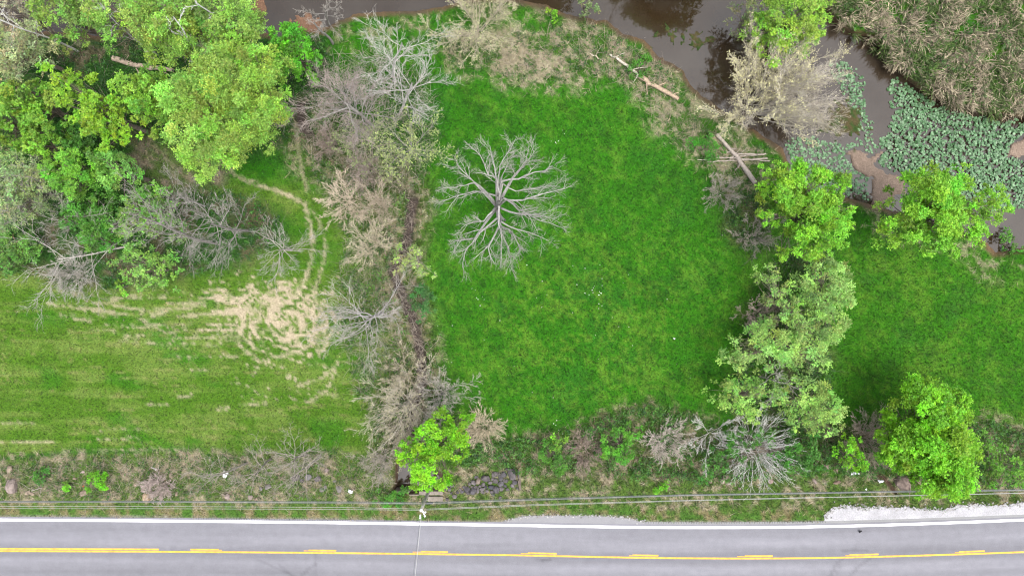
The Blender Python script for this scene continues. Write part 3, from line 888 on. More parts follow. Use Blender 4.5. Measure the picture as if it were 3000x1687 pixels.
sd = np.stack([-np.sin(ang), np.cos(ang), np.zeros_like(ang)], 1) * rng.uniform(.018, .038, n * per)[:, None]
m1 = q0 + d1 * (lnr * .6)[:, None]; e1 = m1 + d2 * (lnr * .5)[:, None]
V = np.stack([q0 - sd, q0 + sd, m1 + sd * 1.2, m1 - sd * 1.2, e1], 1)
b = np.arange(n * per)[:, None] * 5
gmix = np.repeat(sstep(.46, .60, fbm(u / 34, v / 34, 7)), per)
rc = mix(np.broadcast_to(C3(.225, .190, .130), (n * per, 3)), C3(.050, .085, .020), (rng.random(n * per) < gmix * .75 + .12).astype(float))
rc = rc * (1 + .28 * rng.normal(size=(n * per, 1))).clip(.4, 1.6) * np.repeat((1 + .38 * rng.normal(size=(n, 1))).clip(.35, 1.9), per, 0)
ro = put("reeds", make_mesh("reeds", V, [b + np.array([0, 1, 2, 3]), b + np.array([3, 2, 4])], np.repeat(rc, 5, 0)), M['straw'])
tag(ro, "tall dead reeds and weeds on the far river bank", None, None, "stuff")

# undergrowth: low shoots and dead sticks beneath the wood, along the creek and on the roadside bank
def undergrowth(name, label, regions, seed):
    rng = np.random.default_rng(seed)
    g, gs = Geo(), Geo()
    for poly, n, cols, h0, h1, sticks, stickcol, leaf in regions:
        pl = np.array(poly, float)
        u = rng.uniform(pl[:, 0].min(), pl[:, 0].max(), n * 3); v = rng.uniform(pl[:, 1].min(), pl[:, 1].max(), n * 3)
        u, v = np.clip(u, -80, 3080), np.clip(v, -80, 1500)
        dd = seg_d(u, v, pl, True); nn = fbm(u / 40, v / 40, seed, 3)
        keep = (dd > 0) & (nn > .46) & (seg_d(u, v, CLEARING, True) < 0) & (seg_d(u, v, RIVER, True) < -6) & (seg_d(u, v, CREEK) > 17) & (seg_d(u, v, POOL, True) < 0)
        keep &= (u > -79) & (u < 3079)
        ku, kv = u[keep][:n], v[keep][:n]
        m = len(ku)
        if m:
            p = P(ku, kv, 0.0); z = land(ku, kv)[0]
            hh = rng.uniform(h0, h1, m) * (.4 + 1.2 * (nn[keep][:n] - .46) / .3).clip(.2, 1.4)
            p[:, 2] = z + hh
            d = unit(rng.normal(size=(m, 3)) * [1, 1, .3] + [0, 0, .25])
            cc = np.asarray(cols)[rng.integers(0, len(cols), m)] * (1 + .2 * rng.normal(size=(m, 1))).clip(.5, 1.5)
            sprigs(rng, g, p, d, rng.uniform(.3, .75, m), cc * .8, 6, leaf * 1.1)
        keep2 = (dd > 4) & (seg_d(u, v, RIVER, True) < -4) & (seg_d(u, v, POOL, True) < 0) & (u > -79) & (u < 3079)
        ku, kv = u[keep2][:sticks], v[keep2][:sticks]; m = len(ku)
        if m:
            p = P(ku, kv, 0.0); p[:, 2] = land(ku, kv)[0] + .02
            d = unit(rng.normal(size=(m, 3)) * [1, 1, .3] + [0, 0, .45])
            pp = grow(rng, p, d, rng.uniform(.8, 2.5, m), 2, .22, 0.0)
            gs.wood(rng, pp, taper(rng.uniform(.008, .018, m), 2, .5), 3, np.asarray(stickcol) * .8, .25)
    o = g.build(name, M['leaf']); tag(o, label, None, None, "stuff")
    o2 = gs.build(name.replace("leaves", "") .rstrip("_") + "_sticks", M['bark']); tag(o2, "bare grey and tan sticks tangled in the undergrowth", None, None, "stuff")

DG, MG, LG = (.020, .075, .012), (.045, .14, .014), (.10, .22, .03)
CREEKSIDE = [(900,200),(1080,130),(1260,230),(1290,420),(1225,560),(1215,760),(1262,1000),(1300,1200),(1310,1330),(1130,1350),(1060,1180),(1010,1050),(985,800),(1010,690),(960,600),(930,500),(870,400)]
VERGE_W = [(0,1340),(500,1330),(1000,1310),(1140,1360),(1140,1460),(0,1460)]
undergrowth("undergrowth", "low green saplings and brambles under the trees", [
    (WOOD, 5200, [DG, DG, MG, MG], .15, 1.6, 1600, (.19, .165, .135), .16),
    (CREEKSIDE, 3200, [DG, MG, LG, (.12, .18, .07)], .2, 1.3, 9500, (.31, .265, .22), .13),
    (BRUSHR, 4200, [DG, MG, (.06, .17, .02), (.075, .20, .03)], .2, 1.5, 2000, (.22, .18, .145), .15),
    (HEDGE, 2400, [DG, MG, (.05, .10, .02)], .2, 1.3, 1200, (.19, .165, .14), .14),
    (REEDS, 1500, [(.05,.11,.02), (.08,.14,.035), MG], .3, 1.3, 500, (.26, .225, .16), .14),
    (SZ1, 1300, [MG, DG, (.05, .13, .02)], .1, .5, 2200, (.28, .23, .18), .13),
    (VERGE_W, 1000, [MG, DG], .1, .45, 2000, (.27, .225, .18), .11),
], 71)

# ------------------------------------------------------------------ lily pads
def pad_geo(rng, g, x, y, z, r, tilt, col):
    n = len(x); ks = 7
    a0 = rng.random(n) * 6.28
    th = a0[:, None] + np.linspace(.25, 6.03, ks)[None, :]
    rr = r[:, None] * rng.uniform(.88, 1.1, (n, ks))
    ta = rng.random(n) * 6.28
    sl = tilt[:, None] * np.cos(th - ta[:, None])
    ring = np.stack([x[:, None] + rr * np.cos(th), y[:, None] + rr * np.sin(th), z[:, None] + rr * sl], 2)
    cen = np.stack([x, y, z - .015], 1)[:, None]
    V = np.concatenate([cen, ring], 1)
    b = np.arange(n)[:, None, None] * (ks + 1)
    tri = np.stack([np.zeros(ks - 1, int), np.arange(1, ks), np.arange(2, ks + 1)], 1)[None]
    g.add(V, (b + tri).reshape(-1, 3), np.repeat(col, ks + 1, 0))

PADS = [(2605,228),(2652,240),(2700,276),(2760,312),(2830,335),(2930,348),(3000,352),(3100,380),(3100,610),(3000,618),(2900,612),(2760,600),(2660,535),(2600,498),(2585,470),(2575,440),(2590,400),(2620,350),(2610,300)]
PADS_SPARSE = [(2290,420),(2340,400),(2400,405),(2470,425),(2540,410),(2600,430),(2590,500),(2540,560),(2560,600),(2440,590),(2360,560),(2320,520)]
PADS_EDGE = [(2430,180),(2480,180),(2535,230),(2525,290),(2550,340),(2560,390),(2530,405),(2520,330),(2480,290),(2450,250)]
rng = np.random.default_rng(33)
g = Geo()
PADC = np.array([(.052, .125, .046), (.078, .165, .070), (.034, .092, .028), (.115, .200, .100)])
def pick(poly, n, thr, sc, seed, margin=0):
    pl = np.array(poly, float)
    u = rng.uniform(pl[:, 0].min(), pl[:, 0].max(), n); v = rng.uniform(pl[:, 1].min(), pl[:, 1].max(), n)
    k = (seg_d(u, v, poly, True) + (vnoise(u / 15, v / 15, seed) - .5) * 34 > margin) & (fbm(u / sc, v / sc, seed) > thr) & (seg_d(u, v, BAR1, True) < -4) & (seg_d(u, v, BAR2, True) < -3)
    k &= seg_d(u, v, RIVER, True) > 8
    return u[k], v[k]
u, v = pick(PADS, 11500, .36, 13, 3)
u2, v2 = pick(PADS_SPARSE, 1500, .40, 20, 13); u3, v3 = pick(PADS_EDGE, 900, .36, 16, 23)
u, v = np.concatenate([u, u2, u3]), np.concatenate([v, v2, v3])
inner = sstep(0, 40, seg_d(u, v, PADS, True))
zz = WATER_Z + .04 + rng.random(len(u)) * (.04 + .22 * inner)
p = P(u, v, WATER_Z)
pad_geo(rng, g, p[:, 0], p[:, 1], zz, rng.uniform(.07, .17, len(u)), rng.uniform(0, .5, len(u)),
        PADC[rng.integers(0, 4, len(u))] * (1 + .15 * rng.normal(size=(len(u), 1))).clip(.6, 1.5))
po = g.build("lily_pads", M['pad']); tag(po, "dense mat of green lily pads covering the river bend", None, None, "stuff")
# single pads that float apart from the mat in the shallow water: one object each
gp1 = Geo(); pad_geo(np.random.default_rng(4), gp1, np.zeros(1), np.zeros(1), np.zeros(1), np.array([.16]), np.array([.06]), PADC[1][None])
pad_me = gp1.build("lily_pad", M['pad'])
first = True
u, v = pick(PADS_SPARSE, 900, .28, 20, 43)
for i in range(min(230, len(u))):
    o = pad_me if first else pad_me.copy()
    if not first: COL.objects.link(o)
    first = False
    q = P(u[i], v[i], WATER_Z)
    o.location = (q[0], q[1], WATER_Z + .03 + .03 * random.random())
    o.rotation_euler = (0, 0, random.random() * 6.28)
    s_ = random.uniform(.7, 1.15); o.scale = (s_, s_, 1)
    tag(o, "small round green lily pad floating singly in the shallow water left of the tan sandbar", "lily pad", "lily pads scattered left of the sandbar")
# specks of white clover and litter in the meadow
rng = np.random.default_rng(44)
cl = [(1390,870,20,7),(1750,870,16,14),(1740,820,30,6),(1640,1240,30,7),(2020,1250,18,8),(1630,395,14,7),(1700,1000,160,16),(1560,1000,180,10),(1900,750,200,7),(2900,1280,30,8),(1280,600,25,8)]
fu = np.concatenate([rng.normal(c[0], c[2], c[3]) for c in cl]); fv = np.concatenate([rng.normal(c[1], c[2], c[3]) for c in cl])
p = P(fu, fv, 0.0); p[:, 2] = land(fu, fv)[0] + .22
g = Geo(); K = len(fu)
g.leaves(p, unit(rng.normal(size=(K, 3)) * [1, 1, .1]), np.repeat([[0, 0, 1.0]], K, 0), rng.uniform(.05, .12, K), rng.uniform(.04, .09, K), np.full((K, 3), .75))
fo = g.build("wild_flowers", M['flower']); tag(fo, "scattered white wild flowers in the meadow", None, None, "stuff")

# ------------------------------------------------------------------ broadleaf trees
YG = (.175, .34, .020); LIME = (.215, .375, .08); GR = (.145, .30, .028); MID = (.175, .315, .05); DK = (.035, .125, .018); BRT = (.125, .34, .014)
PALE = (.29, .34, .15); OLV = (.15, .22, .07); SAGE = (.20, .29, .10)
LT, GS = "leafy_tree", "green_shrub"
T_ = "tree"; SH = "shrub"
G_TL = "leafy trees of the wood by the river"; G_R = "leafy trees in the hedge line on the right"
trees = [
 # name, label, cat, lobes, h, colour, kwargs
 (LT, "light green tree at the top edge overhanging the left end of the river", T_, [(175,45,75),(240,25,60)], 11, MID, dict(dens=.75, leaf=.15, group=G_TL, twigs=1.2)),
 (LT, "thin leafed green tree at the top edge between river glimpses", T_, [(335,50,75),(400,30,50)], 12, MID, dict(dens=.6, leaf=.15, group=G_TL, twigs=1.5)),
 (LT, "big yellow green tree reaching the top edge with dead white limbs in its crown", T_, [(490,70,95),(570,40,75),(560,130,80)], 14, (.195,.335,.05), dict(dens=.85, leaf=.15, group=G_TL, twigs=.8)),
 (LT, "yellow green tree at the top edge beside the dark muddy inlet", T_, [(665,55,85),(700,120,70),(640,150,65)], 13, (.18,.33,.055), dict(dens=.8, leaf=.15, group=G_TL, twigs=.9)),
 (LT, "largest yellow green tree of the wood with a drooping feathery crown above the dirt track", T_, [(655,290,115),(580,330,90),(690,380,90),(610,430,80),(760,300,90),(590,450,50)], 15, (.210,.36,.05), dict(dens=1.0, leaf=.15, clump=.85, group=G_TL)),
 (LT, "feathery yellow green tree behind the largest one toward the river", T_, [(690,205,80),(770,235,80),(640,220,50),(800,200,50)], 13, (.20,.35,.045), dict(dens=.95, leaf=.15, group=G_TL)),
 (LT, "deep bright green tree at the right end of the wood beside the leafless mauve trees", T_, [(865,150,62),(905,185,45),(850,205,50),(840,120,40)], 10, (.075,.27,.012), dict(leaf=.17, group=G_TL)),
 (LT, "fresh green tree with broad spiky sprays at the left edge of the wood", T_, [(95,300,60),(155,310,55),(120,345,55),(70,290,40)], 12, GR, dict(leaf=.20, group=G_TL)),
 (LT, "bright yellow green tree with a forked crown in the middle of the wood", T_, [(225,262,48),(275,320,55),(335,340,62),(380,385,40),(310,375,50),(200,245,30)], 13, YG, dict(leaf=.20, group=G_TL)),
 (LT, "round bright green tree just left of the largest feathery tree", T_, [(425,285,60),(465,255,52),(455,340,55),(400,305,45),(485,305,45)], 12, GR, dict(leaf=.19, group=G_TL)),
 (LT, "green tree cut by the left edge of the picture below the pale blossom trees", T_, [(15,360,58),(45,395,40),(0,320,40)], 11, GR, dict(leaf=.19, group=G_TL)),
 (LT, "small green tree in the hollow of the wood above the twin feathery trees", T_, [(130,415,48),(160,440,42),(100,420,30)], 9, GR, dict(leaf=.18, group=G_TL)),
 (LT, "dark green tree between the forked tree and the twin feathery trees", T_, [(225,405,52),(250,440,45),(60,450,35)], 7, (.05,.17,.02), dict(leaf=.17, group=G_TL)),
 (LT, "feathery green tree of the twin pair standing left, below the wood", T_, [(205,500,58),(255,490,55),(235,540,50),(175,520,35)], 10, (.115,.30,.025), dict(leaf=.14, dens=1.1, group=G_TL)),
 (LT, "feathery paler green tree of the twin pair standing right, by the clearing", T_, [(350,495,52),(385,510,38),(345,535,38),(320,470,35)], 9, (.14,.32,.055), dict(leaf=.14, dens=.95, group=G_TL)),
 (LT, "pale cream green blossoming tree at the left edge below the white dead limbs", T_, [(45,140,75),(105,160,58),(25,95,50),(80,200,45)], 10, PALE, dict(dens=.55, leaf=.13, twigs=2, group=G_TL)),
 (LT, "small pale cream tree cut by the left edge above the fresh green tree", T_, [(10,235,48),(30,260,30)], 9, PALE, dict(dens=.6, leaf=.13, twigs=1.5, group=G_TL)),
 (LT, "tan and cream thin tree in the top left corner", T_, [(30,40,60),(85,25,45)], 10, (.28,.27,.17), dict(dens=.45, leaf=.12, twigs=2.5, group=G_TL)),
 (LT, "sparse grey green tree at the left edge left of the twin feathery trees", T_, [(45,520,75),(105,560,75),(50,610,70),(130,500,45)], 9, SAGE, dict(dens=.40, leaf=.12, twigs=3, bark=(.20,.185,.16), group=G_TL)),
 (LT, "sparse green sapling tree tangled with grey limbs left of the leafless tree row", T_, [(420,625,60),(480,650,55),(390,670,45),(450,580,45)], 8, (.12,.26,.04), dict(dens=.5, leaf=.15, twigs=2, bark=(.26,.24,.21))),
 (LT, "deep green bushy tree behind the fallen white grey limbs", T_, [(270,610,65),(300,660,55),(240,650,50),(300,700,45)], 6, (.065,.20,.022), dict(dens=.8, leaf=.16)),
 (LT, "light green low tree overhanging the mown edge of the left field", T_, [(420,760,48),(470,790,48),(430,820,40),(495,830,28),(370,775,32)], 6, (.16,.32,.055), dict(dens=.7, leaf=.15, twigs=1)),
 (GS, "tiny bright green bush at the field edge beside a dry grass tuft", SH, [(361,838,20)], 1.6, GR, dict(leaf=.13)),
 (GS, "wide low green shrub cut by the left edge above the field", SH, [(25,735,52),(75,720,48),(30,775,38)], 3.5, (.085,.20,.03), dict(leaf=.15, dens=.8, twigs=.6)),
 (LT, "yellow green tree overhanging the far river bank at the top edge", T_, [(2330,30,80),(2390,55,55),(2300,90,60),(2250,70,50),(2400,-10,50)], 11, (.19,.345,.035), dict(leaf=.16, dens=.9, group=G_R, twigs=.5)),
 (LT, "grey green thin tree on the far bank left of the yellow green one", T_, [(2210,25,55),(2190,60,40)], 8, (.13,.17,.06), dict(leaf=.13, dens=.4, twigs=2)),
 (GS, "small grey green bush overhanging the river at the top edge", SH, [(1718,-2,30),(1745,8,20)], 5, (.14,.20,.07), dict(leaf=.13, dens=.8)),
 (GS, "tiny vivid green bush on the river bank at the top of the meadow", SH, [(1617,45,17)], 1.5, BRT, dict(leaf=.13)),
 (LT, "bright green tree with layered sprays on the meadow side of the lily pads", T_, [(2290,570,65),(2340,540,65),(2400,560,60),(2430,620,50),(2360,640,75),(2420,690,55),(2340,710,55),(2270,510,40),(2220,640,25),(2390,735,32)], 11, (.150,.35,.020), dict(leaf=.17, clump=.95, dens=1.1, group=G_R)),
 (LT, "broad yellow green tree on the narrow bank at the right below the lily pads", T_, [(2680,600,80),(2750,570,70),(2720,660,70),(2640,650,60),(2800,650,65),(2850,600,50),(2900,605,32),(2820,700,38),(2770,520,30)], 12, (.155,.35,.022), dict(leaf=.17, clump=1.05, dens=1.1, group=G_R)),
 (LT, "soft pale green willow in the hedge line, the upper right of four", T_, [(2430,820,62),(2350,850,45),(2400,880,65),(2455,900,50),(2420,950,55),(2400,790,35)], 7.5, LIME, dict(clump=1.05, leaf=.12, dens=.65, group=G_R)),
 (LT, "soft green willow with brown dead twigs in the hedge line, the upper left of four", T_, [(2260,840,45),(2290,900,50),(2320,910,45),(2240,800,32),(2330,950,50)], 7, (.205,.345,.075), dict(clump=1.0, leaf=.12, dens=.6, twigs=1.5, group=G_R)),
 (LT, "soft pale green willow in the hedge line over the dark hollow", T_, [(2200,1000,55),(2270,1010,65),(2360,1020,62),(2150,1040,45),(2400,1060,35)], 7, (.215,.375,.08), dict(clump=1.05, leaf=.12, dens=.7, group=G_R, twigs=.5)),
 (LT, "willow at the left foot of the hedge line above the white leafless shrub", T_, [(2170,1155,60),(2230,1140,50),(2120,1150,42),(2200,1195,40)], 6.5, (.20,.365,.065), dict(clump=1.05, leaf=.12, dens=.62, group=G_R)),
 (LT, "willow at the right foot of the hedge line with a bare branch through it", T_, [(2350,1150,58),(2400,1190,60),(2340,1215,50),(2420,1240,42),(2300,1180,35)], 6.5, (.21,.37,.075), dict(clump=1.05, leaf=.12, dens=.62, group=G_R)),
 (LT, "big vivid lime green tree with an upright oval crown above the white gravel", T_, [(2690,1200,85),(2760,1220,75),(2720,1290,105),(2660,1290,70),(2770,1330,75),(2710,1370,75),(2780,1390,50),(2700,1150,50),(2740,1410,50)], 11, (.150,.365,.014), dict(leaf=.18, clump=1.05, dens=1.15, group=G_R)),
 (LT, "vivid green tree hiding the creek beside the utility pole", T_, [(1280,1250,48),(1310,1290,55),(1250,1300,45),(1225,1350,52),(1270,1370,55),(1240,1395,38),(1380,1228,25),(1345,1240,30),(1195,1320,30),(1345,1310,30)], 9, (.145,.36,.010), dict(leaf=.16, clump=1.0, dens=1.1)),
 (LT, "small vivid green tree between the white leafless shrub and the lime tree", T_, [(2480,1310,30),(2500,1345,34),(2468,1348,22),(2488,1288,18),(2520,1360,20)], 5, (.135,.36,.012), dict(leaf=.16)),
 (GS, "green shrub cluster cut by the right edge above the road", SH, [(2900,1330,45),(2940,1360,45),(2985,1390,35),(2920,1400,28),(2880,1290,28)], 4.5, (.10,.24,.022), dict(leaf=.15, dens=.7, twigs=.8)),
 (GS, "dense mid green shrub on the meadow's lower edge left of the grey twiggy shrub", SH, [(1800,1290,38),(1830,1320,36),(1850,1270,30),(1780,1320,26)], 3.0, (.075,.24,.018), dict(leaf=.14)),
 (GS, "green shrub with a tall pale shoot right of the rock pile", SH, [(1615,1325,30),(1625,1350,28),(1645,1365,24),(1605,1300,16)], 3.0, (.06,.19,.018), dict(leaf=.14)),
 (GS, "small yellow green sapling on the meadow's lower edge above the rock pile", SH, [(1622,1298,20),(1640,1285,14)], 3.4, (.15,.34,.03), dict(leaf=.13)),
 (GS, "bright round green bush on the rough verge beside a tan boulder", SH, [(285,1405,26),(303,1412,20),(268,1420,18)], 2.2, (.115,.35,.010), dict(leaf=.12, dens=1.2)),
 (GS, "small dark green bush on the rough verge near the left edge", SH, [(118,1402,17),(128,1388,13)], 1.3, (.055,.18,.02), dict(leaf=.12)),
 (GS, "tiny yellow green sprout on the rough verge left of the round bush", SH, [(200,1424,11)], .9, BRT, dict(leaf=.11)),
 (GS, "low green weed patch on the verge left of the utility pole", SH, [(1125,1455,30),(1165,1452,28),(1180,1445,20)], 1.1, (.06,.20,.02), dict(leaf=.12)),
 (GS, "dark green bush leaning over the creek bed in its middle stretch", SH, [(1240,880,38),(1235,920,30),(1255,850,26)], 3.2, (.045,.14,.03), dict(leaf=.13, dens=.8)),
 (LT, "small pale yellow green tree arching over the creek bed", T_, [(1190,745,34),(1225,770,38),(1175,775,28),(1250,800,22)], 5.5, (.24,.33,.085), dict(leaf=.13, dens=.55, twigs=1.5, bark=(.25,.22,.18))),
 (GS, "deep green thicket behind the white leafless shrub", SH, [(2150,1300,42),(2200,1280,38),(2300,1300,50),(2330,1340,45),(2390,1330,48),(2110,1350,35),(2060,1380,30)], 3.4, (.050,.165,.018), dict(leaf=.15, dens=.85)),
 (GS, "small green bush on the river bank beside the bleached log", SH, [(1870,205,26),(1885,185,18)], 1.5, (.06,.21,.015), dict(leaf=.12)),
 (GS, "green bramble patch on the tan bank near the grey log", SH, [(2060,435,38),(2095,445,26),(2025,425,22)], 1.3, (.05,.19,.015), dict(leaf=.12, dens=.8)),
 (GS, "little yellow green sprout on the verge right of the rock pile", SH, [(1945,1420,10),(1925,1432,8)], .9, BRT, dict(leaf=.11)),
 (GS, "small green bush at the water corner by the right edge", SH, [(2985,700,28),(3010,725,25)], 2.0, (.07,.2,.02), dict(leaf=.13)),
]
for i, (nm, lb, ct, lobes, h, col, kw) in enumerate(trees):
    leafy(nm, lb, ct, lobes, h, col, seed=i, **kw)

# ------------------------------------------------------------------ leafless and budding trees
WHT = (.34, .325, .30); GRY = (.235, .22, .20); TAN = (.33, .285, .225); MAUVE = (.235, .195, .175); BRN = (.17, .135, .11); BLOND = (.40, .345, .26)
BT, BS, BU = "bare_tree", "bare_shrub", "budding_tree"
HERO = [[(1260 + x * .3037, 380 + y * .3037) for x, y in q] for q in (
    [(665,690),(655,560),(640,460),(610,330),(575,150)], [(650,640),(520,605),(400,605),(200,670),(90,705)], [(560,620),(430,515),(360,440),(270,350),(235,260)],
    [(640,480),(560,420),(510,290),(390,170)], [(655,470),(680,320),(760,200),(830,80)], [(690,500),(830,470),(960,430),(1130,370),(1180,350)],
    [(760,520),(870,380),(930,300),(940,240)], [(690,460),(720,380),(800,260),(870,220)], [(700,660),(790,690),(940,670),(1100,610),(1300,565)],
    [(740,675),(850,760),(930,810),(1080,880),(1250,940)], [(690,760),(850,820),(1000,830),(1200,865)], [(665,740),(665,890),(690,1000),(690,1280)],
    [(650,850),(540,950),(430,1060),(330,1190),(310,1330)], [(665,930),(600,1060),(560,1170),(620,1290)], [(680,930),(790,980),(860,1090),(880,1170)],
    [(690,890),(850,960),(1000,1000),(1150,1080)], [(600,790),(500,890),(400,885),(300,950)], [(700,520),(790,590),(920,580),(1080,560),(1220,540)],
    [(430,1050),(350,1060),(260,1075),(190,1110)], [(690,1000),(750,1150),(770,1240),(770,1330)], [(800,470),(900,350),(1000,250),(970,110)], [(430,515),(330,545),(190,560),(110,575)])]
